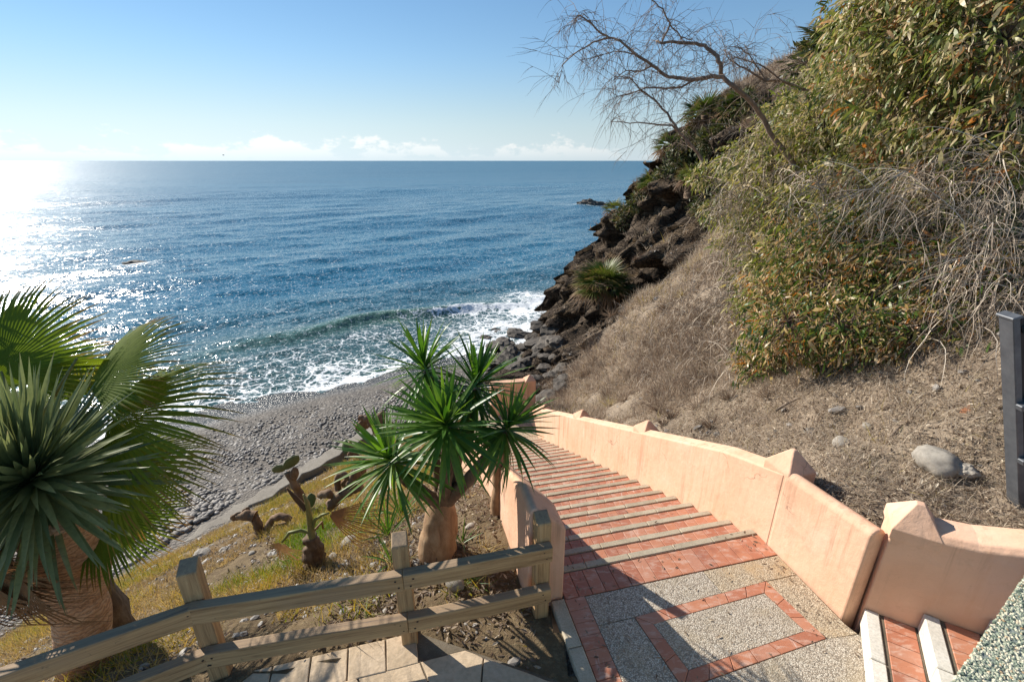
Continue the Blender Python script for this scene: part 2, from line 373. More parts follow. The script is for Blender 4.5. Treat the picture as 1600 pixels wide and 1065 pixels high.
M['joint'] = stone_like('joint_mortar', [(0.10, 0.08, 0.06), (0.17, 0.14, 0.10), (0.24, 0.20, 0.15)], 9, 0.95, 0.5, 90, usepos=True)
M['flag'] = stone_like('stamped_flagstone', [(0.46, 0.35, 0.23), (0.58, 0.45, 0.31), (0.66, 0.53, 0.39)], 2.2, 0.85, 0.45, 26, 0.012)
M['wood'] = wood_mat()
M['soil'] = soil_mat('garden_soil', [(0.11, 0.08, 0.05), (0.19, 0.14, 0.09), (0.27, 0.21, 0.14), (0.33, 0.27, 0.17)])
M['slope'] = soil_mat('dry_slope_soil', [(0.13, 0.10, 0.07), (0.20, 0.155, 0.11), (0.26, 0.21, 0.15), (0.32, 0.26, 0.18)])
M['rock'] = stone_like('cobble_rock', [(0.11, 0.10, 0.092), (0.21, 0.19, 0.17), (0.34, 0.31, 0.28)], 4, 0.62, 0.4, 30, 0.01, spread=0.7)
M['dark_rock'] = stone_like('dark_boulder_rock', [(0.05, 0.042, 0.036), (0.11, 0.093, 0.076), (0.18, 0.15, 0.12)], 2.5, 0.7, 0.8, 14, 0.05, spread=0.4)
M['pale_rock'] = stone_like('pale_rock', [(0.24, 0.215, 0.18), (0.34, 0.305, 0.26), (0.43, 0.39, 0.33)], 5, 0.85, 0.4, 40, spread=0.3)
M['concrete'] = stone_like('rough_concrete', [(0.22, 0.19, 0.155), (0.32, 0.285, 0.235), (0.42, 0.38, 0.32)], 1.5, 0.9, 0.5, 22, 0.02, usepos=True)
M['brick'] = stone_like('broken_brick', [(0.40, 0.16, 0.08), (0.50, 0.24, 0.13), (0.55, 0.33, 0.22)], 9, 0.9, 0.5, 50)
# ------------------------------------------------------------------ terrain functions
wall_pts = []
for s_, dz in ((-1.0, 0.55), (-0.2, 0.5), (1.5, 0.45), (3.5, 0.42), (5.5, 0.40), (7.5, 0.35), (9.0, 0.2)):
    q = W0 + AV * s_ + CV * 0.3; wall_pts.append((q[0], q[1], dz - SLOPE * max(s_, 0)))
hill_pts = wall_pts + [
    (3.0, 2.2, 0.75), (3.6, 3.36, 0.98), (3.35, 4.1, 0.72), (3.9, 2.75, 1.05), (4.2, 4.7, 1.2), (4.05, 7.8, 0.1), (5, 3, 1.75), (4.2, 1.5, 1.1), (6, 0, 1.9), (7, 4, 3.0), (8, 2, 3.4),
    (5.5, 6, 2.1), (7, 7, 3.4), (9, 9, 5.4), (6.3, 9.5, 2.4), (5.2, 12, 0.9), (3.9, 14.2, -0.75), (5.7, 13.6, 0.9), (4.6, 16.2, -1.3), (6.2, 15.8, 0.6), (3.0, 14.6, -2.2), (2.6, 10.5, -2.2), (2.4, 13, -2.9), (2.0, 16, -4.0),
    (0.5, 13.2, -4.3), (-0.6, 13.6, -4.7), (1.2, 19, -5.1), (3.2, 17.5, -3.6), (0, 16, -5.1), (1, 22, -5.5), (-1, 19, -5.4), (1.2, 26, -6.2), (2.0, 28.0, -6.1), (2.0, 30, -7),
    (2.7, 27.6, -3.6), (3.1, 25, -3.4), (2.6, 22.5, -4.4), (3.6, 21, -2.9), (4.7, 26, -0.2), (4.9, 23.5, 0.3), (5.2, 20.5, 0.2), (5.5, 17.5, 0.6), (6.7, 24, 3.3), (6.6, 21, 3.2), (7.2, 22, 4.2), (8.0, 20, 5.5), (8.7, 19, 5.9),
    (7.2, 17.5, 3.4), (9.4, 17, 6.4), (8.9, 15, 6.3), (7.3, 13, 3.5), (10, 12, 6.8), (12, 10, 7.2), (13, 15, 8.5), (14, 5, 6.6),
    (3.5, 32, -6.6), (6, 31, -4), (9, 28, 1.0), (8.2, 25, 3.9), (12, 24, 5.5), (8, 36, -7), (13, 33, -4), (16, 20, 8.5), (16, 28, 3), (18, 10, 8.5), (16, 0, 6)]
HILL = RBF(hill_pts, 0.35)
def hill(x, y): return HILL(x, y)
bed_pts = [(-3.2, 1.9, -0.14), (-2.3, 2.3, -0.05), (-1.5, 2.62, -0.04), (-0.8, 2.75, -0.03), (0.1, 3.0, -0.03), (0.5, 2.3, -0.03), (-0.5, 3.6, -0.10), (0.0, 4.0, -0.05), (-0.2, 4.6, -0.28), (-1.2, 3.4, -0.16),
           (-1.7, 3.2, -0.35), (-0.9, 5.1, -0.75), (-0.8, 6.4, -1.4), (-1.2, 8.5, -2.5), (-1.7, 10.6, -3.5), (-2.2, 4.1, -0.85), (-2.6, 3.3, -0.6), (-3.4, 5.0, -1.75), (-4.5, 6.4, -2.75), (-5.4, 7.6, -3.6), (-3.0, 8.2, -3.0), (-3.4, 10.2, -4.0),
           (-6.6, 9.2, -4.75), (-5.2, 10.8, -4.75), (-3.8, 12.4, -4.8), (-2.2, 13.2, -4.8), (-8, 7.9, -4.85), (-4, 2.6, -0.75), (-3.6, 3.7, -1.25), (-5.4, 3.6, -1.9), (-7, 5, -3.2), (-9, 5.6, -4.4), (-5, 1.0, -0.8), (-8, 1.5, -2.6), (-12, 3.5, -5),
           (0.3, 1.5, -0.05), (-2.5, 0.8, -0.05), (-3.5, 0.5, -0.1), (-1.0, 11.5, -4.2)]
BED = RBF(bed_pts, 0.35)
def bed(x, y): return BED(x, y)
def beach_z(x, y):
    w = shore_w(x, y); return SEA + np.where(w < 0, -0.125 * w, -0.07 * w) + 0.03 * np.sin(0.7 * shore_u(x, y))
def grid_mesh(name, x0, x1, y0, y1, st, zf, keep, mat, rough=0.0, rscale=2.0, smooth=True, disp3=None):
    xs = np.arange(x0, x1 + st / 2, st); ys = np.arange(y0, y1 + st / 2, st); X, Y = np.meshgrid(xs, ys); Z = zf(X, Y)
    K = keep(X, Y); nx, ny = len(xs), len(ys); idx = np.arange(nx * ny).reshape(ny, nx)
    ok = K[:-1, :-1] & K[1:, :-1] & K[:-1, 1:] & K[1:, 1:]
    F = np.stack([idx[:-1, :-1][ok], idx[:-1, 1:][ok], idx[1:, 1:][ok], idx[1:, :-1][ok]], 1)
    used = np.unique(F); rem = -np.ones(nx * ny, int); rem[used] = np.arange(len(used))
    V = np.stack([X.ravel(), Y.ravel(), Z.ravel()], 1)[used]; F = rem[F]
    if rough: V[:, 2] += rough * fbm(V, rscale, 5)
    if disp3 is not None: V = disp3(V)
    return mesh_np(name, V, F, mat, None, smooth)
# ================================================================== SETTING
# ---- sea: one fan-shaped sheet to the horizon, waves as real relief near the shore
def build_sea():
    na, nr = 560, 760
    az = np.linspace(R(-88), R(75), na); t = np.linspace(0, 1, nr)
    rr = 13.0 * np.exp(t ** 1.25 * math.log(26000 / 13.0))
    A, RR = np.meshgrid(az, rr); X = np.sin(A) * RR; Y = np.cos(A) * RR
    w = shore_w(X, Y); u = shore_u(X, Y)
    fade = 1 / (1 + (RR / 140.0) ** 2)
    calm = np.clip((w + 0.5) / 9.0, 0.05, 1)
    Z = np.zeros_like(X); rs = np.random.default_rng(3)
    for i in range(26):
        lam = 0.9 * 1.22 ** i; k = 2 * math.pi / lam; th = rs.normal(0, 0.42)
        d = (SN[0] * math.cos(th) - SN[1] * math.sin(th), SN[0] * math.sin(th) + SN[1] * math.cos(th))
        cell = RR * 0.012; ok = np.clip((lam / (cell * 2.2)) - 0.5, 0, 1)
        Z += ok * 0.011 * lam ** 0.62 * np.sin(k * (d[0] * X + d[1] * Y) + rs.uniform(0, 6.3))
    Z *= calm * np.clip(fade * 1.6, 0, 1)
    wc = 7.2 + 0.45 * np.sin(u * 0.33 + 1) + 0.25 * np.sin(u * 0.9) + 0.012 * u
    amp = (0.42 + 0.05 * np.sin(u * 0.8)) * np.exp(-((u - 2.5) / 7.0) ** 2) + 0.07
    dd = w - wc; prof = np.where(dd > 0, np.exp(-(dd / 1.3) ** 2), np.exp(-(dd / 0.6) ** 2))
    Z += amp * prof
    w2 = 15.5 + 0.7 * np.sin(u * 0.21 + 2); Z += 0.13 * np.exp(-((w - w2) / 1.3) ** 2)
    w3 = 25.0 + 0.9 * np.sin(u * 0.16 + 4); Z += 0.17 * np.exp(-((w - w3) / 1.7) ** 2)
    Z += 0.05 * np.sin(w * 0.62 + 0.5 * np.sin(u * 0.12)) * np.clip(w / 30, 0, 1) * fade
    Z += 0.03 * np.clip(-w, 0, 1)
    edge = 0.35 * np.sin(u * 0.9) + 0.3 * np.sin(u * 0.37 + 1) + 0.15 * np.sin(u * 2.3)
    wash = np.clip((w + 0.55 + edge) / 0.5, 0, 1) * np.clip((wc - w - 0.5) / 2.0, 0, 1)
    rim = np.exp(-((w + 0.2 + edge) / 0.28) ** 2)
    right = 1 / (1 + np.exp(-(u - 6.0) / 1.3))
    crest = np.exp(-((dd + 0.25) / np.where(dd + 0.25 > 0, 0.30, 0.9)) ** 2) * np.clip(right, 0, 1)
    foam = np.clip(wash * (0.16 + 0.22 * np.exp(-((w - 0.6) / 1.6) ** 2) + 0.32 * right) + 0.62 * rim + 0.95 * crest, 0, 1)
    for (fx, fy, fr) in ((17.0, 105.0, 3.2), (-36, 44.0, 1.6), (1.6, 29.5, 2.6), (2.0, 33, 2.2)):
        foam = np.maximum(foam, 0.66 * np.exp(-(((X - fx) / (fr * 1.3)) ** 2 + ((Y - fy) / fr) ** 2)))
    idx = np.arange(na * nr).reshape(nr, na)
    F = np.stack([idx[:-1, :-1].ravel(), idx[1:, :-1].ravel(), idx[1:, 1:].ravel(), idx[:-1, 1:].ravel()], 1)[:, ::-1]
    V = np.stack([X, Y, Z + SEA], -1).reshape(-1, 3)
    m, t_, b = new_mat('sea_water'); N = NT(t_); p = N.pos()
    rot = (0, 0, -math.atan2(SU[1], SU[0]))
    dep = N.attr('depth')
    deep = N.ramp(N.noise(N.mapping(p, (0.008, 0.03, 1), rot), 1.0, 4), [(0.3, (0.005, 0.088, 0.155)), (0.7, (0.007, 0.115, 0.19))])
    c = N.mix(N.rng(dep, 0.0, 0.45), (0.045, 0.092, 0.085), deep)
    c = N.mix(N.attr('face'), c, (0.085, 0.165, 0.12))  # wave face greener: light passing through the water is put into the colour
    wp = N.mapping(p, (1, 1, 1), rot)
    nrm = None
    for sc, str_, st in ((0.12, 0.09, (0.6, 1.0, 1)), (0.7, 0.28, (0.6, 1.0, 1)), (2.6, 0.62, (0.7, 1.0, 1)), (9.0, 0.95, (0.8, 1.0, 1)), (31.0, 0.6, (0.9, 1.0, 1))):
        col = N.noise(N.mapping(wp, st), sc, 3.0, 0.55, out='Color')
        sub = N.n('ShaderNodeVectorMath', operation='SUBTRACT'); N.set(sub.inputs[0], col); sub.inputs[1].default_value = (0.5, 0.5, 0.5)
        mul = N.n('ShaderNodeVectorMath', operation='MULTIPLY'); N.set(mul.inputs[0], sub.outputs[0]); mul.inputs[1].default_value = (str_ * 1.1, str_ * 1.1, 0)
        if nrm is None: nrm = mul.outputs[0]
        else:
            ad = N.n('ShaderNodeVectorMath', operation='ADD'); N.set(ad.inputs[0], nrm); N.set(ad.inputs[1], mul.outputs[0]); nrm = ad.outputs[0]
    ad = N.n('ShaderNodeVectorMath', operation='ADD'); N.set(ad.inputs[0], nrm); N.set(ad.inputs[1], N.n('ShaderNodeNewGeometry').outputs['Normal'])
    nn = N.n('ShaderNodeVectorMath', operation='NORMALIZE'); N.set(nn.inputs[0], ad.outputs[0])
    # lacy foam
    warp = N.noise(wp, 0.9, 4, out='Color'); wv = N.n('ShaderNodeVectorMath', operation='MULTIPLY_ADD'); N.set(wv.inputs[0], warp); wv.inputs[1].default_value = (1.1, 1.1, 0); N.set(wv.inputs[2], wp)
    lace = N.math('MINIMUM', N.voro(N.mapping(wv.outputs[0], (0.8, 1, 1)), 1.5, 'DISTANCE_TO_EDGE'), N.math('MULTIPLY', N.voro(wv.outputs[0], 3.6, 'DISTANCE_TO_EDGE'), 1.6))
    lace = N.math('ADD', lace, N.math('MULTIPLY', N.math('SUBTRACT', N.noise(wp, 7.0, 5, 0.7), 0.5), 0.28))
    fa = N.attr('foam'); big = N.noise(wp, 0.45, 4, 0.6)
    th = N.math('MULTIPLY', N.math('POWER', fa, 1.4), N.rng(big, 0.3, 0.75, 0.12, 0.62))
    fmask = N.rng(N.math('SUBTRACT', th, lace), -0.03, 0.05)
    fmask = N.math('MAXIMUM', fmask, N.rng(N.math('ADD', fa, N.math('MULTIPLY', N.math('SUBTRACT', N.noise(p, 5, 5, 0.7), 0.5), 0.7)), 0.68, 0.92))
    c = N.mix(fmask, c, (0.80, 0.82, 0.82))
    N.set(b.inputs['Base Color'], c); far_ = N.rng(N.attr('dist'), 0.0, 1.0, 0.10, 0.34, False); N.set(b.inputs['Roughness'], N.math('ADD', far_, N.math('MULTIPLY', fmask, 0.5))); b.inputs['IOR'].default_value = 1.333
    N.set(b.inputs['Normal'], nn.outputs[0])
    depth = np.clip((w - 1) / 45.0, 0, 1)
    me = mesh_np('sea', V, F, m, {'foam': foam.ravel(), 'depth': depth.ravel(), 'face': np.clip(np.where(dd > 0, np.exp(-(dd / 0.7) ** 2), np.exp(-(dd / 1.2) ** 2)) * amp * 2.1, 0, 0.9).ravel(), 'dist': np.clip((np.log(np.maximum(w, 1.0)) - math.log(12)) / (math.log(400) - math.log(12)), 0, 1).ravel()}, True)
    tag(link('sea', me), kind='structure')
build_sea()
# ---- beach sheet
m, t_, b = new_mat('shingle'); N = NT(t_); p = N.pos()
v = N.n('ShaderNodeTexVoronoi', {'Scale': 9.0}); N.set(v.inputs['Vector'], N.mapping(p, (1, 1.5, 1), (0, 0, R(-31))))
sc_ = N.n('ShaderNodeSeparateColor'); N.set(sc_.inputs[0], v.outputs['Color'])
c = N.ramp(sc_.outputs[0], [(0, (0.11, 0.098, 0.086)), (0.5, (0.21, 0.185, 0.16)), (1, (0.34, 0.30, 0.255))])
c = N.mix(N.rng(v.outputs['Distance'], 0.3, 0.6, 0, 0.8), c, (0.05, 0.042, 0.036))
c = N.mix(N.rng(N.noise(p, 0.35, 5), 0.42, 0.62, 0, 0.75), c, (0.16, 0.135, 0.11))
c = N.mix(N.rng(N.attr('wet'), 0, 1), c, (0.042, 0.038, 0.036))
N.set(b.inputs['Base Color'], c); N.set(b.inputs['Roughness'], N.rng(N.attr('wet'), 0, 1, 0.8, 0.22))
N.set(b.inputs['Normal'], N.bump(N.math('ADD', N.math('SUBTRACT', 1.0, v.outputs['Distance']), N.noise(p, 25, 4)), 0.9, 0.06))
bme = grid_mesh('beach', -45, 12, 1, 40, 0.35, beach_z, lambda X, Y: shore_w(X, Y) < 9, m, 0.05, 0.8)
co = np.empty(len(bme.vertices) * 3, np.float32); bme.vertices.foreach_get('co', co); co = co.reshape(-1, 3)
wet = np.clip((shore_w(co[:, 0], co[:, 1]) + 1.9 + 0.3 * np.sin(shore_u(co[:, 0], co[:, 1]) * 0.6)) / 1.1, 0, 1)
bme.attributes.new('wet', 'FLOAT', 'POINT').data.foreach_set('value', wet.astype(np.float32))
beach = tag(link('beach', bme), kind='structure')
# ---- hillside with the rocky spur
def side(X, Y): return (X - W0[0]) * CV[0] + (Y - W0[1]) * CV[1], (X - W0[0]) * AV[0] + (Y - W0[1]) * AV[1]
UTH = R(-31); UD = np.array([math.cos(UTH), math.sin(UTH), 0]); UB = np.array([-math.sin(UTH), math.cos(UTH), 0]); UP0 = np.array([2.745, 2.685, 0])
def keep_hill(X, Y):
    c, s = side(X, Y); d = (X - UP0[0]) * UB[0] + (Y - UP0[1]) * UB[1]
    return np.where(s < 8.6, (c > 0.12), c > -3.4) & (d > 0.12)
def rock_mask(x, y):
    return np.clip((y - 14.3 - 0.1 * np.clip(x - 4, 0, 10)) / 1.3, 0, 1) * np.clip((9.8 - x) / 2.0, 0, 1) + np.clip((1.8 - x) / 1.0, 0, 1) * np.clip((y - 14) / 2, 0, 1)
def rock_disp(V):
    rm = np.clip(rock_mask(V[:, 0], V[:, 1]), 0, 1); P = V.copy()
    a = fbm(P * [1, 1, 2.6], 0.55, 6, 3.0); b_ = fbm(P * [1, 1, 1.6], 0.55, 6, 11.0)
    led = np.array([mnoise.cell_vector((0, 0, z * 1.9 + 0.5 * n)).x for z, n in zip(P[:, 2], a)]) - 0.5
    blk = np.array([mnoise.voronoi((p_[0] * 0.75, p_[1] * 0.75, p_[2] * 1.3))[0][0] for p_ in P])
    out = (1.0 * a + 1.0 * led - 1.5 * (blk - 0.4)) * rm
    V[:, 0] -= out * 0.8; V[:, 1] -= out * 0.6
    V[:, 2] += rm * 0.4 * b_ + (1 - rm) * 0.13 * fbm(P, 0.9, 5) + 0.04 * fbm(P, 3.0, 3, 5.0)
    return V
m, t_, b = new_mat('hillside_ground'); N = NT(t_); p = N.pos(); rk = N.attr('rock')
f = N.noise(p, 1.2, 8, 0.66); g = N.noise(p, 16, 6, 0.7)
cs = N.ramp(f, [(0.3, (0.165, 0.125, 0.092)), (0.5, (0.24, 0.187, 0.138)), (0.7, (0.32, 0.255, 0.19))])
cs = N.mix(N.rng(g, 0.45, 0.72, 0, 0.6), cs, (0.44, 0.355, 0.255)); cs = N.mix(N.rng(N.noise(p, 70, 4, 0.7), 0.52, 0.72, 0, 0.6), cs, (0.055, 0.04, 0.03))
strat = N.noise(N.mapping(p, (0.5, 0.5, 3.2), (R(9), R(-7), 0)), 1.6, 8, 0.68, dist=0.5)
cr = N.ramp(strat, [(0.28, (0.024, 0.018, 0.014)), (0.46, (0.062, 0.046, 0.034)), (0.6, (0.115, 0.086, 0.062)), (0.75, (0.21, 0.165, 0.115))])
cr = N.mix(N.rng(N.noise(p, 0.9, 6, 0.6), 0.52, 0.68, 0, 0.5), cr, (0.16, 0.11, 0.06))
ck = N.voro(N.mapping(p, (1.0, 1.0, 2.2), (R(12), R(-8), 0)), 1.7, 'DISTANCE_TO_EDGE'); ck2 = N.voro(N.mapping(p, (1.0, 1.0, 2.6), (R(12), R(-8), 0)), 5.0, 'DISTANCE_TO_EDGE')
crack = N.math('MAXIMUM', N.rng(ck, 0.0, 0.05, 1, 0), N.math('MULTIPLY', N.rng(ck2, 0.0, 0.06, 1, 0), 0.7))
cr = N.mix(N.math('MULTIPLY', crack, 0.75), cr, (0.02, 0.016, 0.012))
cr = N.mix(N.rng(N.noise(p, 7, 6, 0.72), 0.55, 0.72, 0, 0.6), cr, (0.30, 0.235, 0.165))
c = N.mix(N.rng(N.math('ADD', rk, N.math('MULTIPLY', N.math('SUBTRACT', f, 0.5), 0.9)), 0.35, 0.65), cs, cr)
N.set(b.inputs['Base Color'], c); b.inputs['Roughness'].default_value = 0.95; b.inputs['Specular IOR Level'].default_value = 0.12
hgt = N.math('ADD', N.math('MULTIPLY', g, 0.5), N.math('MULTIPLY', N.math('SUBTRACT', N.math('MULTIPLY', strat, 3.0), N.math('MULTIPLY', crack, 1.6)), rk)); N.set(b.inputs['Normal'], N.bump(hgt, 0.9, 0.06))
hme = grid_mesh('hillside', -2.2, 18, -1.5, 37, 0.11, hill, keep_hill, m, 0, 1, True, rock_disp)
co = np.empty(len(hme.vertices) * 3, np.float32); hme.vertices.foreach_get('co', co); co = co.reshape(-1, 3)
hme.attributes.new('rock', 'FLOAT', 'POINT').data.foreach_set('value', np.clip(rock_mask(co[:, 0], co[:, 1]), 0, 1).astype(np.float32))
hillside = tag(link('hillside', hme), kind='structure')
# ---- planted bank left of the stairs
def keep_bed(X, Y):
    c, s = side(X, Y)
    return (c < -2.16) & (shore_w(X, Y) < -6.2) & (s < 9.5)
m_ = soil_mat('bank_soil', [(0.09, 0.064, 0.04), (0.155, 0.112, 0.066), (0.23, 0.17, 0.105), (0.30, 0.235, 0.14)])
def bank_z(X, Y):
    z = np.maximum(bed(X, Y), beach_z(X, Y) - 0.3)
    fl = np.where(X < -0.74, 2.60 + (X + 0.74) * 0.27, 2.60 - (X + .74) * 0.345)
    return np.where(Y < fl - 0.10, np.minimum(z, -0.11), z)
bank = tag(link('planted_bank', grid_mesh('planted_bank', -16, 1.5, -1.0, 15, 0.08, bank_z, keep_bed, m_, 0.045, 2.2)), kind='structure')
# ---- pale concrete footway between bank and beach
fw = [at_z(x, y, -4.84) for x, y in ((215, 905), (290, 848), (372, 790), (440, 752), (500, 715), (545, 690), (600, 655))]
def strip_sections(pts, wl, wr, th):
    S = []
    for i, p in enumerate(pts):
        t = pts[min(i + 1, len(pts) - 1)] - pts[max(i - 1, 0)]; t[2] = 0; t /= np.linalg.norm(t); n = np.array([-t[1], t[0], 0])
        j = 0.07 * math.sin(i * 2.1) + random.uniform(-.05, .05)
        S.append([tuple(p + n * (wl + j)), tuple(p + n * (wl + j) - [0, 0, th]), tuple(p - n * (wr + j) - [0, 0, th]), tuple(p - n * (wr + j))])
    return S
fine = []
for a_, b_ in zip(fw, fw[1:]):
    for k in range(5): fine.append(a_ + (b_ - a_) * k / 5 + np.array([random.uniform(-.05, .05), random.uniform(-.05, .05), random.uniform(-.02, .02)]))
tag(link('beach_footway', loft_mesh('beach_footway', strip_sections(fine, 0.12, 0.30, 0.3), M['concrete'], False, 0.03)), kind='structure')
# ---- flagstone path in front of the fence
path = tag(link('path', prism_mesh('path', [(-4.2, -0.6), (0.60, -0.6), (0.60, 2.02), (0.42, 2.20), (-0.74, 2.60), (-2.6, 2.10), (-4.2, 1.5)], -0.25, -0.012, M['joint'], 0)), kind='structure')
def clip(poly, a, b, c):              # keep a*x+b*y<=c
    out = []
    for i in range(len(poly)):
        p, q = poly[i], poly[(i + 1) % len(poly)]; dp = a * p[0] + b * p[1] - c; dq = a * q[0] + b * q[1] - c
        if dp <= 0: out.append(p)
        if dp * dq < 0: t = dp / (dp - dq); out.append((p[0] + (q[0] - p[0]) * t, p[1] + (q[1] - p[1]) * t))
    return out
def half(p, q):                       # line through p,q; keep right-hand side of p->q
    a, b = -(q[1] - p[1]), (q[0] - p[0]); return a, b, a * p[0] + b * p[1]
L1 = ((-2.75, 2.06), (-0.74, 2.60)); L2 = ((-0.80, 2.615), (0.62, 2.10)); L3 = ((-2.75, 1.80), (-0.74, 2.345))
def shrink(poly, g):
    cx_ = sum(p[0] for p in poly) / len(poly); cy_ = sum(p[1] for p in poly) / len(poly); out = list(poly)
    for i in range(len(poly)):
        p, q = poly[i], poly[(i + 1) % len(poly)]; dx, dy = q[0] - p[0], q[1] - p[1]; l = math.hypot(dx, dy)
        if l < 1e-6: continue
        nx, ny = dy / l, -dx / l
        if nx * (cx_ - p[0]) + ny * (cy_ - p[1]) > 0: nx, ny = -nx, -ny
        out = clip(out, nx, ny, nx * p[0] + ny * p[1] - g)
    return out
def area(P): return abs(sum(P[i][0] * P[(i + 1) % len(P)][1] - P[(i + 1) % len(P)][0] * P[i][1] for i in range(len(P)))) / 2
def flag(poly, zt):
    poly = [p for i, p in enumerate(poly) if math.hypot(p[0] - poly[i - 1][0], p[1] - poly[i - 1][1]) > 0.01]
    if len(poly) < 3 or area(poly) < 0.004: return
    poly = shrink(poly, 0.005)
    if len(poly) < 3 or area(poly) < 0.004: return
    cx_ = sum(p[0] for p in poly) / len(poly); cy_ = sum(p[1] for p in poly) / len(poly)
    # wobble the outline a little so edges are hand-cut
    pts = []
    for i in range(len(poly)):
        p, q = poly[i], poly[(i + 1) % len(poly)]; n = max(1, int(math.hypot(q[0] - p[0], q[1] - p[1]) / 0.07))
        for k in range(n): pts.append((p[0] + (q[0] - p[0]) * k / n + random.uniform(-.0022, .0022) - cx_, p[1] + (q[1] - p[1]) * k / n + random.uniform(-.0022, .0022) - cy_))
    o = link('flagstone', prism_mesh('flagstone', pts, -0.04, zt, M['flag'], 0.006), path, (cx_, cy_, 0), (random.uniform(-.006, .006), random.uniform(-.006, .006), 0))
dl = np.array([L1[1][0] - L1[0][0], L1[1][1] - L1[0][1]]); Ln = np.hypot(*dl); dl /= Ln; nl_ = np.array([dl[1], -dl[0]])
cuts = [0.0, 0.30, 0.63, 0.86, 1.06, 1.32, 1.58, 1.85, Ln]
for a_, b_ in zip(cuts, cuts[1:]):
    P = [np.array(L1[0]) + dl * a_, np.array(L1[0]) + dl * b_, np.array(L1[0]) + dl * b_ + nl_ * 0.26, np.array(L1[0]) + dl * a_ + nl_ * 0.26]
    flag([tuple(q) for q in P], random.uniform(-.001, .003))
seeds = []
while len(seeds) < 170:
    q = (random.uniform(-3.4, 0.7), random.uniform(0.2, 2.7))
    if all(math.hypot(q[0] - r_[0], q[1] - r_[1]) > 0.215 for r_ in seeds): seeds.append(q)
    elif random.random() < 0.004: break
for i, sd_ in enumerate(seeds):
    P = [(-3.4, 0.2), (0.62, 0.2), (0.62, 2.7), (-3.4, 2.7)]
    for j, o_ in enumerate(seeds):
        if i == j or math.hypot(o_[0] - sd_[0], o_[1] - sd_[1]) > 1.2: continue
        a_, b_ = 2 * (o_[0] - sd_[0]), 2 * (o_[1] - sd_[1]); P = clip(P, a_, b_, o_[0] ** 2 + o_[1] ** 2 - sd_[0] ** 2 - sd_[1] ** 2)
        if len(P) < 3: break
    if len(P) < 3: continue
    for L in (L3, L2):
        P = clip(P, *half(*L))
        if len(P) < 3: break
    if len(P) >= 3: flag(P, random.uniform(-.002, .004))
# ---- landing at the head of the stairs (local frame x = across, y = down the stairs)
SRZ = STH - R(90)
landing = tag(link('landing', prism_mesh('landing', [(-2.08, -2.9), (0.35, -2.9), (0.0, -1.05), (0.0, -0.005), (-2.08, -0.005)], -0.3, -0.012, M['joint'], 0), None, tuple(W0), (0, 0, SRZ)), kind='structure')
def lpiece(name, poly, mat, zt=0.0, bev=0.003, par=landing):
    cx_ = sum(p[0] for p in poly) / len(poly); cy_ = sum(p[1] for p in poly) / len(poly)
    return link(name, prism_mesh(name, [(p[0] - cx_, p[1] - cy_) for p in poly], -0.05, zt, mat, bev), par, (cx_, cy_, 0))
def rowtiles(c0, c1, s0, s1, n, g=0.0025):
    for k in range(n):
        a_, b_ = c0 + (c1 - c0) * k / n, c0 + (c1 - c0) * (k + 1) / n
        o = lpiece('paving_tile', [(a_ + g, s0 + g), (b_ - g, s0 + g), (b_ - g, s1 - g), (a_ + g, s1 - g)], M['tile'], random.uniform(0, .003))
rowtiles(-2.07, -0.004, -0.335, -0.080, 17)
for k in range(20):                     # column of pavers along the left edge
    s1 = -0.337 - k * 0.112; lpiece('paving_tile', [(-2.075, s1 - 0.11), (-1.905, s1 - 0.11), (-1.905, s1), (-2.075, s1)], M['tile'], random.uniform(0, .003))
TLo, TRo, BRo = np.array((-1.585, -.613)), np.array((-.316, -.562)), np.array((-.248, -1.115)); BLo = TLo + (BRo - TRo) * 1.04
TLi, TRi, BRi = np.array((-1.473, -.700)), np.array((-.413, -.658)), np.array((-.352, -1.030)); BLi = TLi + (BRi - TRi) * 1.04
def bar(o0, o1, i1, i0, n):
    for k in range(n):
        f0, f1 = k / n + .006 / 2, (k + 1) / n - .006 / 2
        lpiece('paving_tile', [tuple(o0 + (o1 - o0) * f0), tuple(o0 + (o1 - o0) * f1), tuple(i0 + (i1 - i0) * f1), tuple(i0 + (i1 - i0) * f0)], M['tile'], random.uniform(.001, .003))
bar(TLo, TRo, TRi, TLi, 6); bar(TRo, BRo, BRi, TRi, 3); bar(BRo, BLo, BLi, BRi, 6); bar(BLo, TLo, TLi, BLi, 3)
g = 0.004
lpiece('aggregate_panel', [tuple(TLi + g), (TRi[0] - g, TRi[1] - g), tuple(BRi + [-g, g]), tuple(BLi + g)], M['agg'], -0.002)
jc = -0.78
lpiece('aggregate_panel', [(-1.90, -0.341), (jc - .004, -0.341), (jc + 0.02, TLo[1] + (TRo[1] - TLo[1]) * .64 + g), tuple(TLo + [g, g]), (-1.90, -0.61)], M['agg'], -0.002)
lpiece('aggregate_panel', [(jc + .004, -0.341), (-0.003, -0.341), (-0.003, -0.56), (TRo[0], TRo[1] + g), (jc + .03, TLo[1] + (TRo[1] - TLo[1]) * .64 + g)], M['agg_sand'], -0.003)
lpiece('aggregate_panel', [(-1.90, -0.616), (TLo[0] - g, TLo[1] - .002), (BLo[0] - g, BLo[1]), (BLo[0] - g, -1.2), (-1.90, -1.2)], M['agg'], -0.002)
lpiece('aggregate_panel', [(TRo[0] + g, TRo[1] - .004), (-0.003, -0.566), (-0.003, -1.05), (0.02, -1.14), (BRo[0] + g, BRo[1] - g)], M['agg_sand'], -0.003)
lpiece('aggregate_panel', [(-1.90, -1.207), (BLo[0], -1.207), tuple(BLo + [0, -g]), tuple(BRo + [0, -g]), (0.02, -1.146), (0.30, -2.85), (-1.90, -2.85)], M['agg'], -0.002)
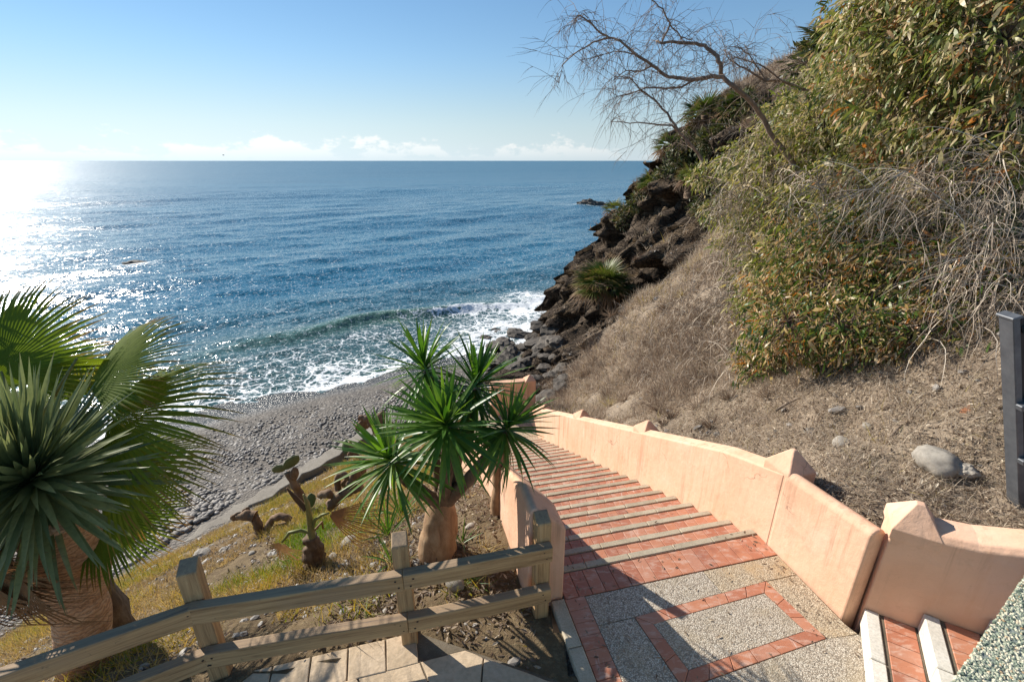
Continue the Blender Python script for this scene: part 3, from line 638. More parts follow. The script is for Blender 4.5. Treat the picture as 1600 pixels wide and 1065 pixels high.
# kerb stones along the left edge of the landing
for k in range(6):
    s1 = -0.335 - k * 0.42; lpiece('kerb_stone', [(-2.195, s1 - 0.412), (-2.085, s1 - 0.412), (-2.085, s1), (-2.195, s1)], M['nosing'], 0.022 + random.uniform(-.004, .004), 0.008)
# ---- descending staircase
stairs = empty('staircase', tuple(W0), SRZ, 'long red tiled staircase with pale stone nosings going down between peach walls', 'staircase')
NST = 23
def stair_outline():
    pts = [(-0.004, -0.6), (-0.004, -0.02 - RISER * 0)]; out = []
    y, z = 0.0, 0.0; prof = [(-0.03, -0.8), (-0.03, -0.014)]
    for k in range(NST):
        z0 = -RISER * k - 0.014; z1 = -RISER * (k + 1) - 0.014; y1 = TREAD * k - 0.012
        prof += [(y1, z0), (y1, z1)]
    yl = TREAD * (NST - 1); prof += [(yl + 1.75, -RISER * NST - 0.014), (yl + 1.75, -RISER * NST - 0.6), (yl - 0.4, -RISER * NST - 0.6), (0.3, -0.9)]
    return prof
prof = stair_outline()
link('stair_base', loft_mesh('stair_base', [[(-2.14, y, z) for y, z in prof], [(0.05, y, z) for y, z in prof]], M['joint']), stairs)
nos_me = {}
for k in range(NST):
    zt = -RISER * k; yf = TREAD * k; cuts = [-2.075]; x = -2.075 + random.uniform(0.15, 0.45)
    while x < -0.12: cuts.append(x); x += random.uniform(0.40, 0.52)
    cuts.append(-0.004)
    for a_, b_ in zip(cuts, cuts[1:]):
        L = round(b_ - a_ - 0.006, 2)
        if L not in nos_me: nos_me[L] = box_mesh('nosing_stone', L, 0.066, 0.06, M['nosing'], 0.006, 0.0012)
        link('nosing_stone', nos_me[L], stairs, ((a_ + b_) / 2, yf - 0.033, zt - 0.026 + random.uniform(-.003, .003)), (0, 0, random.uniform(-.004, .004)))
NT_ = 17; tw = 2.065 / NT_; tdep = TREAD - 0.078
tile_me = [box_mesh('tread_tile', tw - 0.004, tdep, 0.03, M['tile'], 0.003, 0.0008) for _ in range(4)]
far = []
for k in range(1, NST):
    for j in range(NT_):
        loc = (-2.072 + tw * (j + 0.5), TREAD * (k - 1) - 0.004 + tdep / 2 + 0.004, -RISER * k - 0.0175 + random.uniform(-.001, .002))
        if k <= 14: link('tread_tile', random.choice(tile_me), stairs, loc)
        else: far.append(loc)
tv = np.array([v.co[:] for v in tile_me[0].vertices]); fq = [list(p.vertices) for p in tile_me[0].polygons]
mb = MB()
for loc in far: mb.add(tv + np.array(loc), fq, random.random())
far_tiles = tag(link('tread_tiles', mb.mesh('tread_tiles', M['tile']), stairs), kind='stuff')
yl = TREAD * (NST - 1)
lp = [(x0, y0) for x0 in np.arange(-2.07, -0.1, 0.345) for y0 in np.arange(yl + 0.01, yl + 1.5, 0.345)]
for x0, y0 in lp: link('landing_tile', box_mesh('landing_tile', 0.338, 0.338, 0.03, M['agg_sand'], 0.003), stairs, (x0 + .172, y0 + .172, -RISER * NST - 0.015 + .004 * random.random()))
# ---- peach walls
def wall_sections(s0, s1, n, outline):
    return [[(c, s, z) for c, z in outline(s)] for s in np.linspace(s0, s1, n)]
def ztop(s): return -SLOPE * max(s, 0)
def pier_mesh(w, d, zb, zt, zp):
    b = [(-w / 2, -d / 2), (w / 2, -d / 2), (w / 2, d / 2), (-w / 2, d / 2)]
    S = [[(x, y, zb) for x, y in b], [(x, y, zt) for x, y in b], [(x * 0.12, y * 0.12, zp) for x, y in b]]
    return loft_mesh('pier', S, M['stucco'], False, 0.012)
rwall = empty('stair_wall', tuple(W0), SRZ, 'long peach stucco wall with pyramid capped piers along the right of the stairs', 'wall')
def ro(s):
    z = ztop(s) + 0.79; zb = ztop(s) - 0.9
    return [(0.0, zb), (0.0, z - 0.012), (0.016, z + 0.004), (0.14, z + 0.035), (0.25, z - 0.02), (0.262, z - 0.05), (0.262, zb)]
link('wall_panel', loft_mesh('wall_panel', wall_sections(-0.196, 8.3, 12, ro), M['stucco'], False, 0.008), rwall)
def rn(s):
    z = 0.80 + 0.05 * min(1, max(0, (-s - 0.2) / 0.8)); c0 = 0.035 * (-(s + 0.2)); zb = -0.35
    return [(c0, zb), (c0, z - 0.02), (c0 + 0.022, z + 0.004), (c0 + 0.07, z + 0.02), (c0 + 0.125, z - 0.005), (c0 + 0.14, z - 0.03), (c0 + 0.14, zb)]
link('wall_panel', loft_mesh('wall_panel', wall_sections(-1.005, -0.204, 4, rn), M['stucco'], False, 0.02), rwall)
for i, s_ in enumerate((-0.10, 2.33, 4.75, 7.2)):
    link('pier', pier_mesh(0.30, 0.30, ztop(s_) - 0.9, ztop(s_ + 0.16) + 0.79 + (0.10 if s_ > 0 else 0.03), ztop(s_) + 0.965), rwall, (0.155, s_, 0))
zl = -RISER * NST; ye = TREAD * (NST - 1) + 1.62
eo = lambda x: [(x, ye, zl - 0.6), (x, ye, zl + 0.98), (x, ye + 0.02, zl + 1.0), (x, ye + 0.22, zl + 1.0), (x, ye + 0.25, zl + 0.97), (x, ye + 0.25, zl - 0.6)]
link('end_panel', loft_mesh('end_panel', [eo(x) for x in (-1.0, -0.5, 0.0)], M['stucco'], False, 0.01), rwall)
link('pier', pier_mesh(0.30, 0.30, zl - 0.6, zl + 1.0, zl + 1.13), rwall, (0.14, ye + 0.11, 0))
lwall = empty('stair_wall', tuple(W0), SRZ, 'peach stucco wall with sloping rounded top on the left of the stairs behind the yucca', 'wall')
def lo(s):
    z = ztop(s); zb = z - 0.9 - (0.3 if s > 2 else 0)
    return [(-2.39, zb), (-2.385, z + 0.93), (-2.365, z + 0.965), (-2.33, z + 0.965), (-2.13, z + 0.775), (-2.085, z + 0.72), (-2.08, zb)]
sec = wall_sections(-0.31, 6.4, 24, lo)
link('wall_panel', loft_mesh('wall_panel', sec, M['stucco'], False, 0.018), lwall)
link('pier', pier_mesh(0.33, 0.33, zl - 0.6, ztop(6.5) + 0.95, ztop(6.5) + 1.1), lwall, (-2.235, 6.56, 0))
# ---- upper flight at the lower right with its own wall
uwall = empty('stair_wall', tuple(UP0), UTH, 'shaded peach wall with pyramid capped end pier beside the upper steps', 'wall')
def uo(d):
    z = 0.90 + 0.30 * max(0, d - 0.27); return [(d, 0.0, -0.5), (d, 0.0, z - 0.012), (d, 0.03, z + 0.03), (d, 0.14, z + 0.05), (d, 0.25, z + 0.03), (d, 0.27, z - 0.02), (d, 0.27, -0.5)]
link('wall_panel', loft_mesh('wall_panel', [uo(d) for d in np.linspace(0.0, 3.2, 8)], M['stucco'], False, 0.012), uwall)
link('pier_cap', loft_mesh('pier_cap', [[(x, y, .84) for x, y in ((-.006, -.004), (.285, -.004), (.285, .315), (-.006, .315))], [(x, y, .925) for x, y in ((-.006, -.004), (.285, -.004), (.285, .315), (-.006, .315))], [(x, y, 1.10) for x, y in ((.115, .13), (.165, .13), (.165, .18), (.115, .18))]], M['stucco'], False, 0.006), uwall)
ustairs = empty('staircase', tuple(UP0), UTH, 'upper flight of steps with white stone edges and glossy red tiles', 'staircase')
uprof = [(0.02, -0.4)]
for k in range(9): uprof += [(0.02 + .322 * k, -0.006 + .15 * k if k else -0.4), (0.02 + .322 * k, .15 * (k + 1) - 0.014)]
uprof += [(3.2, 1.336), (3.2, -0.4)]
link('stair_base', loft_mesh('stair_base', [[(d, y, z) for d, z in uprof[1:]] for y in (-0.003, -1.35)], M['joint']), ustairs)
for k in range(9):
    y = -0.004
    for L in (0.46, 0.52, 0.36):
        link('nosing_stone', box_mesh('nosing_stone', 0.09, L - 0.006, 0.152, M['white_stone'], 0.006, 0.001), ustairs, (.045 + .322 * k + 0.005, y - L / 2, .15 * k + .076)); y -= L
    y = -0.006; x0 = .322 * k + 0.125
    while y > -1.3:
        w_ = 0.118; link('tread_tile', box_mesh('tread_tile', 0.188, w_ - 0.003, 0.03, M['tile'], 0.003), ustairs, (x0 + 0.095, y - w_ / 2, .15 * (k + 1) - 0.018)); y -= w_
# ---- pebble-dashed balcony parapet at the near right corner
PZ = 1.75
pe0, pe1 = at_z(1604, 899, PZ), at_z(1470, 1094, PZ); pd = pe0 - pe1; pd[2] = 0; plen = np.linalg.norm(pd); pd /= plen; pn = np.array([pd[1], -pd[0], 0])
org = pe1 - pd * 0.6; org[2] = 0
par = empty('balcony_parapet', tuple(org), math.atan2(pd[1], pd[0]), 'greenish pebble dashed parapet in the near right corner', 'parapet')
m = stone_like('pebble_dash_mortar', [(0.16, 0.19, 0.17), (0.24, 0.27, 0.24), (0.32, 0.34, 0.30)], 30, 0.9, 0.6, 140)
LP = plen + 1.6
link('parapet_wall', box_mesh('parapet_wall', LP, 0.17, PZ + 0.3, m, 0.012, z0=-0.3), par, (LP / 2, -0.085, 0))
bm = bmesh.new(); bmesh.ops.create_icosphere(bm, subdivisions=1, radius=1.0); TV = np.array([v.co[:] for v in bm.verts]); TF = np.array([[v.index for v in f.verts] for f in bm.faces]); bm.free()
ICO1 = (TV, TF)
n = 11000; P = np.stack([RNG.uniform(0, LP, n), RNG.uniform(-0.172, 0.002, n), np.full(n, PZ)], 1)
onside = RNG.random(n) < 0.3; P[onside, 1] = 0.0; P[onside, 2] = PZ - RNG.random(onside.sum()) ** 1.5 * 0.5
Sx = RNG.uniform(0.004, 0.0085, (n, 3)); Mx = np.zeros((n, 3, 3)); ang = RNG.uniform(0, 6.28, n)
Mx[:, 0, 0] = np.cos(ang) * Sx[:, 0]; Mx[:, 0, 1] = -np.sin(ang) * Sx[:, 1]; Mx[:, 1, 0] = np.sin(ang) * Sx[:, 0]; Mx[:, 1, 1] = np.cos(ang) * Sx[:, 1]; Mx[:, 2, 2] = Sx[:, 2] * 0.8
mp, t_, b = new_mat('dash_pebbles'); N = NT(t_); c = N.ramp(N.attr('rnd'), [(0, (0.10, 0.13, 0.09)), (0.35, (0.26, 0.30, 0.22)), (0.65, (0.46, 0.45, 0.33)), (0.88, (0.64, 0.58, 0.43)), (1, (0.35, 0.22, 0.10))]); N.set(b.inputs['Base Color'], c); b.inputs['Roughness'].default_value = 0.6
tag(link('pebble_dash', scatter('pebble_dash', TV, TF, Mx, P, mp, RNG.random(n)), par), kind='stuff')
# ================================================================== OBJECTS
def at_surf(x, y, fn, t0=1.5, t1=60.0):
    d = ray(x, y); o = np.array([0, 0, EYE]); ts = np.linspace(t0, t1, 3000); P = o + ts[:, None] * d
    below = P[:, 2] < fn(P[:, 0], P[:, 1]); i = int(np.argmax(below)) if below.any() else len(ts) - 1
    return P[i]
# ---- post-and-rail fence
fence = empty('wooden_fence', (-0.78, 2.55, 0), 0, 'weathered post and rail fence with two rails beside the paved path', 'fence')
FO = np.array([-0.78, 2.55, 0]); posts = [np.array(q) for q in ((-3.26, 1.66, 0), (-2.07, 2.29, 0), (-0.78, 2.55, 0), (0.225, 2.80, 0))]
hole, t_, b = new_mat('bolt_hole'); b.inputs['Base Color'].default_value = (0.035, 0.018, 0.012, 1); b.inputs['Roughness'].default_value = 0.7
def wood_beam(name, L, h, th):
    n = 14; S = []; ph = random.uniform(0, 6)
    for i in range(n):
        x = -L / 2 + L * i / (n - 1); oz = 0.004 * math.sin(ph + x * 2.3); oy = 0.003 * math.sin(2 * ph + x * 3.1); k = random.uniform(-.0015, .0015)
        S.append([(x, -th / 2 + oy + k, -h / 2 + oz), (x, th / 2 + oy, -h / 2 + oz + k), (x, th / 2 + oy + k, h / 2 + oz), (x, -th / 2 + oy, h / 2 + oz - k)])
    return loft_mesh(name, S, M['wood'], False, 0.009)
for i, q in enumerate(posts):
    d = posts[min(i + 1, 3)] - posts[max(i - 1, 0)]; a = math.atan2(d[1], d[0]); w_ = 0.115
    zb, zt = -0.35, (0.95, 0.99, 0.96, 0.93)[i]
    b4 = [(-w_ / 2, -w_ / 2), (w_ / 2, -w_ / 2), (w_ / 2, w_ / 2), (-w_ / 2, w_ / 2)]
    # length runs along local x so that the grain follows it
    S = [[(zb, y, -x) for x, y in b4], [(0.3, y * 1.01, -x) for x, y in b4], [(zt - 0.03 * (1 if True else 0), y, -x) for x, y in b4], [(zt + 0.35 * y, y * 0.93, -x * 0.93) for x, y in b4]]
    o = link('post', loft_mesh('post', S, M['wood'], False, 0.008), fence, tuple(q - FO), (0, -math.pi / 2, 0)); o.rotation_euler = (Matrix.Rotation(a, 3, 'Z') @ Matrix.Rotation(-math.pi / 2, 3, 'Y')).to_euler()
hole_me = box_mesh('bolt', 0.014, 0.004, 0.012, hole, 0.002)  # bolt holes as dark blocks, the shade inside them put into the colour
for i in range(3):
    A_, B_ = posts[i], posts[i + 1]; d = B_ - A_; L = np.linalg.norm(d); d /= L; n = np.array([d[1], -d[0], 0])
    for z in (0.685, 0.275):
        ext = 0.05 if i == 2 else 0.0
        o = link('rail', wood_beam('rail', L + ext - 0.006 + (0.02 if i < 2 else 0), 0.135, 0.075), fence, tuple((A_ + B_) / 2 + d * ext / 2 + n * (0.092 + 0.002 * i) - FO + [0, 0, z]), (0, random.uniform(-.006, .006), math.atan2(d[1], d[0])))
        for s in (-1, 1):
            for k in (-1, 1): link('bolt', hole_me, o, (s * (L / 2 - 0.035 - 0.01 * k), -0.0385, 0.03 * k))
# ---- stones
def rock_mesh(name, mat, sub=3, sx=1, sy=1, sz=1, amp=0.25, freq=1.2, seed=0, flat=False):
    bm = bmesh.new(); bmesh.ops.create_icosphere(bm, subdivisions=sub, radius=1.0)
    for v in bm.verts:
        n = mnoise.fractal(v.co * freq + Vector((seed * 3.1, seed * 1.7, seed)), 0.9, 2.0, 4); v.co = Vector((v.co.x * sx, v.co.y * sy, v.co.z * sz)) * (1 + amp * n)
        if flat: v.co = v.co * (1 - 0.18 * abs(mnoise.cell(v.co * 2.0 + Vector((seed, 0, 0)))))
    me = bpy.data.meshes.new(name); bm.to_mesh(me); bm.free(); me.materials.append(mat)
    for p in me.polygons: p.use_smooth = not flat
    return me
def put_rock(px, py, fn, r, label, mat, squash=0.6, amp=0.22, seed=1, name='stone', cat='stone', group=None, sink=0.35, flat=False, sub=3):
    q = at_surf(px, py, fn)
    o = link(name, rock_mesh(name, mat, sub, 1.15, 0.9, squash, amp, 1.1, seed, flat), None, (q[0], q[1], fn(q[0], q[1]) + r * squash * (1 - sink)), (0.1, 0.1, seed * 1.3), (r, r, r))
    return tag(o, label, cat, group)
put_rock(711, 918, bed, 0.078, 'round whitish stone behind the lower fence rail', M['pale_rock'], 0.85, 0.10, 2)
put_rock(1313, 696, hill, 0.085, 'small grey rounded stone on the dry slope above the wall', M['pale_rock'], 0.6, 0.15, 3)
put_rock(1462, 735, hill, 0.15, 'largest grey boulder on the slope near the leaning metal gate', M['pale_rock'], 0.72, 0.28, 4, 'boulder', 'boulder')
put_rock(1506, 744, hill, 0.085, 'angular pitted rock lying right of the large grey boulder', M['pale_rock'], 0.7, 0.35, 5, flat=True)
put_rock(1355, 668, hill, 0.05, 'little tan rock above the small grey stone on slope', M['pale_rock'], 0.6, 0.3, 6)
q = at_surf(1512, 648, hill)
o = link('brick_fragment', box_mesh('brick_fragment', 0.15, 0.09, 0.07, M['brick'], 0.012, 0.008), None, (q[0], q[1], hill(q[0], q[1]) + 0.02), (0.2, -0.15, 0.5)); tag(o, 'broken orange brick lying among dry litter on the slope', 'brick')
for i, (px, py, r, l) in enumerate([(318, 868, 0.14, 'pale jagged rock on the grassy bank behind the left fence post'), (352, 862, 0.10, 'brownish rock beside the pale jagged rock on the bank'), (395, 865, 0.05, 'small flat white stone in the yellow grass of the bank'), (545, 850, 0.09, 'weathered pale stone among grass left of the yucca shoots'), (522, 872, 0.05, 'small white stone beside the dead palm trunk'), (735, 825, 0.045, 'little tan stone in the brown litter right of the yucca trunk'), (178, 868, 0.12, 'dark cobble lying on the bank right of the thick trunk')]):
    put_rock(px, py, bed, r, l, M['pale_rock'] if i != 6 else M['rock'], 0.55, 0.3, 10 + i, flat=i < 2)
# sea rocks
for px, py, sx, sy, sz, l in ((217, 416, 1.3, 0.6, 0.35, 'low dark rock awash in the glittering sea on the left'), (926, 325, 3.2, 1.8, 1.5, 'dark reef rock with white foam off the headland')):
    q = at_z(px, py, SEA)
    o = link('sea_rock', rock_mesh('sea_rock', M['dark_rock'], 4, sx, sy, sz, 0.35, 1.3, px % 7, True), None, (q[0], q[1], SEA + 0.22)); tag(o, l, 'rock')
# boulders at the foot of the headland
bmes = [rock_mesh('boulder', M['dark_rock'], 3, 1.25, 0.95, 0.62, 0.42, 1.1, 20 + k, True) for k in range(5)]
spots = [(770, 522), (788, 540), (800, 520), (815, 545), (830, 530), (845, 552), (822, 566), (860, 540), (790, 562), (850, 575), (805, 580), (872, 560), (838, 592), (866, 590), (776, 545), (760, 530), (812, 525), (846, 515), (862, 515), (880, 580), (828, 612), (880, 605), (858, 625), (795, 552), (842, 538), (770, 570), (855, 560), (875, 540)]
gz = lambda x, y: np.maximum(hill(x, y), beach_z(x, y))
for i, (px, py) in enumerate(spots):
    q = at_surf(px, py, gz); r = random.uniform(0.32, 0.62) * (1.15 if py < 570 else 0.8)
    o = link('boulder', bmes[i % 5], None, (q[0], q[1], float(gz(q[0], q[1])) + 0.12 * r), (random.uniform(-.3, .3), random.uniform(-.3, .3), random.uniform(0, 6.3)), (r, r, r * random.uniform(0.6, 0.95)))
    tag(o, 'dark jagged boulder in the rock pile at the foot of the headland', 'boulder', 'boulders at the foot of the headland')
# ---- beach cobbles: the 300 nearest one by one, the rest as one mass
cmes = [rock_mesh('cobble', M['rock'], 1, 1.3, 0.85, 0.45, 0.25, 1.0, 40 + k) for k in range(6)]
cand = []
def foot_side(x, y): return np.maximum(bed(x, y) + 0.02, -99)
rs = np.random.default_rng(11)
X = rs.uniform(-19, 3, 80000); Y = rs.uniform(4, 24, 80000); w_ = shore_w(X, Y)
fwp = np.array(fine)[:, :2]
ok = (w_ < -1.9) & (w_ > -11); zb = beach_z(X, Y); ok &= (bed(X, Y) < zb - 0.02) | (w_ > -5.5)
dmin = np.array([np.min(np.hypot(fwp[:, 0] - x, fwp[:, 1] - y)) for x, y in zip(X, Y)]); ok &= (dmin > 0.42)
band = 0.5 + 0.5 * np.sin(w_ * 1.25 + 0.8 * np.sin(shore_u(X, Y) * 0.35) + 0.5 * np.sin(shore_u(X, Y) * 0.9)); prob = np.clip((-w_ - 1.0) / 5.0, 0.15, 1) * np.clip(0.35 + 0.9 * band, 0, 1); ok &= rs.random(len(X)) < prob
ok &= (X < 0.4 + 0 * Y)
X, Y, w_ = X[ok], Y[ok], w_[ok]
bandk = band[ok]; rad = rs.uniform(0.028, 0.085, len(X)) * (0.65 + 0.5 * bandk) * rs.uniform(0.6, 1.25, len(X)) * np.clip(0.35 + (-w_) / 8.0, 0.4, 1.15)
Zc = beach_z(X, Y) + rad * 0.16
dist = np.sqrt(X ** 2 + Y ** 2 + (EYE - Zc) ** 2); scr = 800 + FPX * X / (Y * math.cos(PITCH) + (EYE - Zc) * math.sin(PITCH))
vis = (scr > 240) & (scr < 640); key = np.where(vis, rad / dist, 0); order = np.argsort(-key)
for i in order[:300]:
    link('cobble', cmes[i % 6], beach, (X[i], Y[i], Zc[i]), (random.uniform(-.25, .25), random.uniform(-.25, .25), random.uniform(0, 6.3)), (rad[i],) * 3)
rest = order[300:]
TVc = np.array([v.co[:] for v in cmes[0].vertices]); TFc = np.array([list(p.vertices) for p in cmes[0].polygons])
n = len(rest); ang = rs.uniform(0, 6.28, n); Mx = np.zeros((n, 3, 3)); sx_, sy_, sz_ = (rad[rest] * rs.uniform(0.8, 1.2, n) for _ in range(3))
Mx[:, 0, 0] = np.cos(ang) * sx_; Mx[:, 0, 1] = -np.sin(ang) * sy_; Mx[:, 1, 0] = np.sin(ang) * sx_; Mx[:, 1, 1] = np.cos(ang) * sy_; Mx[:, 2, 2] = sz_
mc, t_, b = new_mat('shingle_stones'); N = NT(t_); c = N.ramp(N.attr('rnd'), [(0, (0.10, 0.09, 0.082)), (0.5, (0.20, 0.18, 0.16)), (0.85, (0.31, 0.28, 0.25)), (1, (0.42, 0.38, 0.33))]); c = N.mix(N.rng(N.noise(N.pos(), 12, 4), 0.4, 0.7, 0, 0.4), c, (0.08, 0.07, 0.06)); N.set(b.inputs['Base Color'], c); b.inputs['Roughness'].default_value = 0.6
tag(link('cobbles', scatter('cobbles', TVc, TFc, Mx, np.stack([X, Y, Zc], 1)[rest], mc, rs.random(n), None, True), beach), kind='stuff')
# ---- leaning metal gate frame at the right edge
mg, t_, b = new_mat('grey_metal'); N = NT(t_); c = N.ramp(N.noise(N.obj(), 9, 6, 0.7), [(0.3, (0.085, 0.092, 0.105)), (0.7, (0.15, 0.16, 0.175))]); N.set(b.inputs['Base Color'], c); b.inputs['Metallic'].default_value = 0.35; b.inputs['Roughness'].default_value = 0.5
N.set(b.inputs['Normal'], N.bump(N.noise(N.obj(), 60, 4), 0.15, 0.003))
mk, t_, b = new_mat('black_panel'); b.inputs['Base Color'].default_value = (0.012, 0.012, 0.013, 1); b.inputs['Roughness'].default_value = 0.6
g0 = at_surf(1590, 792, hill); g0[2] = float(hill(g0[0], g0[1]))
gtop = at_y(1581, 492, g0[1]); lean = math.atan2(g0[0] - gtop[0], gtop[2] - g0[2]); Lg = math.hypot(g0[0] - gtop[0], gtop[2] - g0[2])
gate = empty('metal_gate', tuple(g0), 0, 'dark grey metal gate frame leaning on the slope at the right edge', 'gate'); gate.rotation_euler = (0, -lean, 0)
link('post', box_mesh('post', 0.045, 0.10, Lg, mg, 0.005, z0=0.0), gate, (0.012, 0.03, -0.03))
link('post_cap', box_mesh('post_cap', 0.062, 0.12, 0.02, mg, 0.004), gate, (0.012, 0.03, Lg - 0.02))
link('panel', box_mesh('panel', 0.75, 0.02, Lg - 0.30, mk, 0.003, z0=0.24), gate, (0.41, 0.02, 0))
link('top_rail', box_mesh('top_rail', 0.75, 0.045, 0.05, mg, 0.005), gate, (0.44, 0.01, Lg - 0.14))
for z in (0.57, 0.28):
    h = link('bracket', box_mesh('bracket', 0.16, 0.10, 0.045, mg, 0.006), gate, (0.07, -0.012, Lg * z)); link('bolt', box_mesh('bolt', 0.02, 0.014, 0.02, mg, 0.004), h, (0.05, -0.056, 0))
# ---- bird over the sea
bq = at_y(349, 242.5, 150.0); mbd, t_, b = new_mat('bird_feathers'); b.inputs['Base Color'].default_value = (0.05, 0.05, 0.055, 1)
bird = empty('sea_bird', tuple(bq), 0.6, 'tiny dark bird flying low above the horizon', 'bird')
link('body', rock_mesh('body', mbd, 2, 0.32, 0.10, 0.09, 0.03), bird)
for s in (-1, 1): link('wing', loft_mesh('wing', [[(0.10, 0.05 * s, 0.02), (-0.12, 0.05 * s, 0.02), (-0.12, 0.05 * s, 0.0)], [(0.06, 0.32 * s, 0.16), (-0.10, 0.32 * s, 0.16), (-0.10, 0.32 * s, 0.15)], [(-0.06, 0.62 * s, 0.10), (-0.12, 0.62 * s, 0.10), (-0.12, 0.62 * s, 0.095)]], mbd), bird)
# ================================================================== VEGETATION
def sword_template(W=0.045, droop=0.1, n=8, fold=0.35, base=0.65):
    V, tip = [], []
    for i in range(n + 1):
        t = i / n; w = W * (base + (1 - base) * math.sin(min(1, t / 0.35) * math.pi / 2)) * (1 - max(0, (t - 0.45) / 0.55) ** 1.6) + 0.0008
        z = -droop * t * t; y = t * (1 - 0.25 * droop * t)
        for s in (-1, 0, 1): V.append((s * w / 2, y, z + (abs(s) * fold * w * 0.5))); tip.append(t)
    F = []
    for i in range(n):
        for s in range(2): a = i * 3 + s; F.append((a, a + 1, a + 4, a + 3))
    return np.array(V), np.array(F), np.array(tip)
def sword_mesh(name, mat, **k):
    V, F, tip = sword_template(**k); return mesh_np(name, V, np.array(F), mat, {'tip': tip, 'rnd': np.zeros(len(V))}, True)
def orient(o, d, up, roll=0.0):
    y = Vector(d).normalized(); x = y.cross(Vector(up))
    if x.length < 1e-3: x = y.cross(Vector((1, 0, 0)))
    x.normalize(); z = x.cross(y); m = Matrix((x, y, z)).transposed() @ Matrix.Rotation(roll, 3, 'Y'); o.rotation_euler = m.to_euler()
def rosette(parent, center, axis, n, L, meshes, p0=8, p1=120, name='leaf', jit=0.12, lmin=0.75, origin=(0, 0, 0), stem=0.10, thick=1.0):
    ax = Vector(axis).normalized(); u = ax.orthogonal().normalized(); w = ax.cross(u); c = Vector(center) - Vector(origin)
    for i in range(n):
        f = (i + 0.5) / n; th = R(p0 + (p1 - p0) * f ** 0.85) + random.uniform(-jit, jit); ph = i * 2.39996 + random.uniform(-.15, .15)
        d = ax * math.cos(th) + (u * math.cos(ph) + w * math.sin(ph)) * math.sin(th)
        k = L * random.uniform(lmin, 1.0) * (0.72 + 0.28 * math.sin(min(1, f * 1.8) * math.pi / 2))
        me = meshes[min(len(meshes) - 1, max(0, int(f * len(meshes) + random.uniform(-.6, .6))))]
        o = link(name, me, parent, tuple(c + ax * stem * (0.5 - f) + d * 0.02)); wsc = random.uniform(0.85, 1.1) * thick; o.scale = (L * wsc, k, k)
        orient(o, d, ax, random.uniform(-.25, .25))
M['yucca_leaf'] = leaf_mat('yucca_leaf', [(0, (0.045, 0.115, 0.020)), (0.5, (0.080, 0.175, 0.030)), (1, (0.135, 0.235, 0.040))], (0.30, 0.22, 0.08), (0.93, 1.1), 0.35, 0.36, True)
M['blue_leaf'] = leaf_mat('grey_green_leaf', [(0, (0.12, 0.16, 0.07)), (0.5, (0.18, 0.22, 0.095)), (1, (0.27, 0.30, 0.13))], (0.28, 0.24, 0.13), (0.92, 1.15), 0.28, 0.42, True)
M['palm_leaf'] = leaf_mat('fan_palm_leaf', [(0, (0.10, 0.155, 0.028)), (0.5, (0.155, 0.215, 0.036)), (1, (0.25, 0.29, 0.05))], (0.26, 0.15, 0.055), (0.72, 1.05), 0.42, 0.75, True, 0.1)
M['dead_palm'] = leaf_mat('dead_palm_leaf', [(0, (0.12, 0.065, 0.032)), (0.5, (0.20, 0.115, 0.055)), (1, (0.30, 0.19, 0.095))], (0.12, 0.075, 0.04), (0.6, 1.1), 0.22, 0.7, True)
M['palmetto'] = leaf_mat('palmetto_leaf', [(0, (0.04, 0.075, 0.016)), (0.5, (0.08, 0.125, 0.024)), (1, (0.15, 0.16, 0.045))], (0.22, 0.14, 0.06), (0.6, 1.0), 0.25, 0.45, True)
M['ring_bark'] = bark_mat('ringed_bark', [(0.3, (0.44, 0.225, 0.11)), (0.5, (0.62, 0.36, 0.20)), (0.7, (0.70, 0.48, 0.31))], 7.0)
M['tan_bark'] = bark_mat('tan_bark', [(0.3, (0.19, 0.105, 0.055)), (0.5, (0.32, 0.195, 0.105)), (0.72, (0.44, 0.30, 0.18))], 0, 14)
M['brown_bark'] = bark_mat('brown_bark', [(0.3, (0.07, 0.042, 0.025)), (0.5, (0.14, 0.09, 0.055)), (0.72, (0.24, 0.17, 0.11))], 0, 18)
M['grey_bark'] = bark_mat('grey_branch_bark', [(0.3, (0.12, 0.08, 0.06)), (0.5, (0.22, 0.155, 0.115)), (0.72, (0.34, 0.26, 0.20))], 0, 10)
m, t_, b = new_mat('dry_twig'); N = NT(t_); N.set(b.inputs['Base Color'], N.ramp(N.attr('rnd'), [(0, (0.20, 0.15, 0.11)), (0.4, (0.42, 0.34, 0.26)), (0.6, (0.62, 0.53, 0.42)), (1, (0.70, 0.61, 0.49))])); b.inputs['Roughness'].default_value = 0.9; M['twig'] = m
ym = [sword_mesh('leaf', M['yucca_leaf'], W=0.054, droop=dr) for dr in (0.02, 0.06, 0.12, 0.22, 0.34)]
def trunk_mesh(name, pts, rad, mat, sides=18, rough=0.05, freq=6.0, rings=0.0):
    mb = MB(); fp, fr = [], []
    n = 10
    for i in range(len(pts) - 1):
        for k in range(n):
            t = k / n; fp.append(Vector(pts[i]).lerp(Vector(pts[i + 1]), t)); fr.append(rad[i] + (rad[i + 1] - rad[i]) * (t * t * (3 - 2 * t)))
    fp.append(Vector(pts[-1])); fr.append(rad[-1])
    for _ in range(6): fp = [fp[0]] + [(fp[i - 1] + fp[i] * 2 + fp[i + 1]) / 4 for i in range(1, len(fp) - 1)] + [fp[-1]]
    if rings: fr = [r * (1 + rings * math.sin(i * 2.4)) for i, r in enumerate(fr)]
    mb.tube(fp, fr, sides); V = mb.V[0]
    for i, v in enumerate(V):
        c = Vector(fp[min(i // sides, len(fp) - 1)]); d = Vector(v) - c; V[i] = tuple(c + d * (1 + rough * 2.2 * mnoise.fractal(Vector(v) * freq, 0.9, 2, 4)))
    return mb.mesh(name, mat, True)
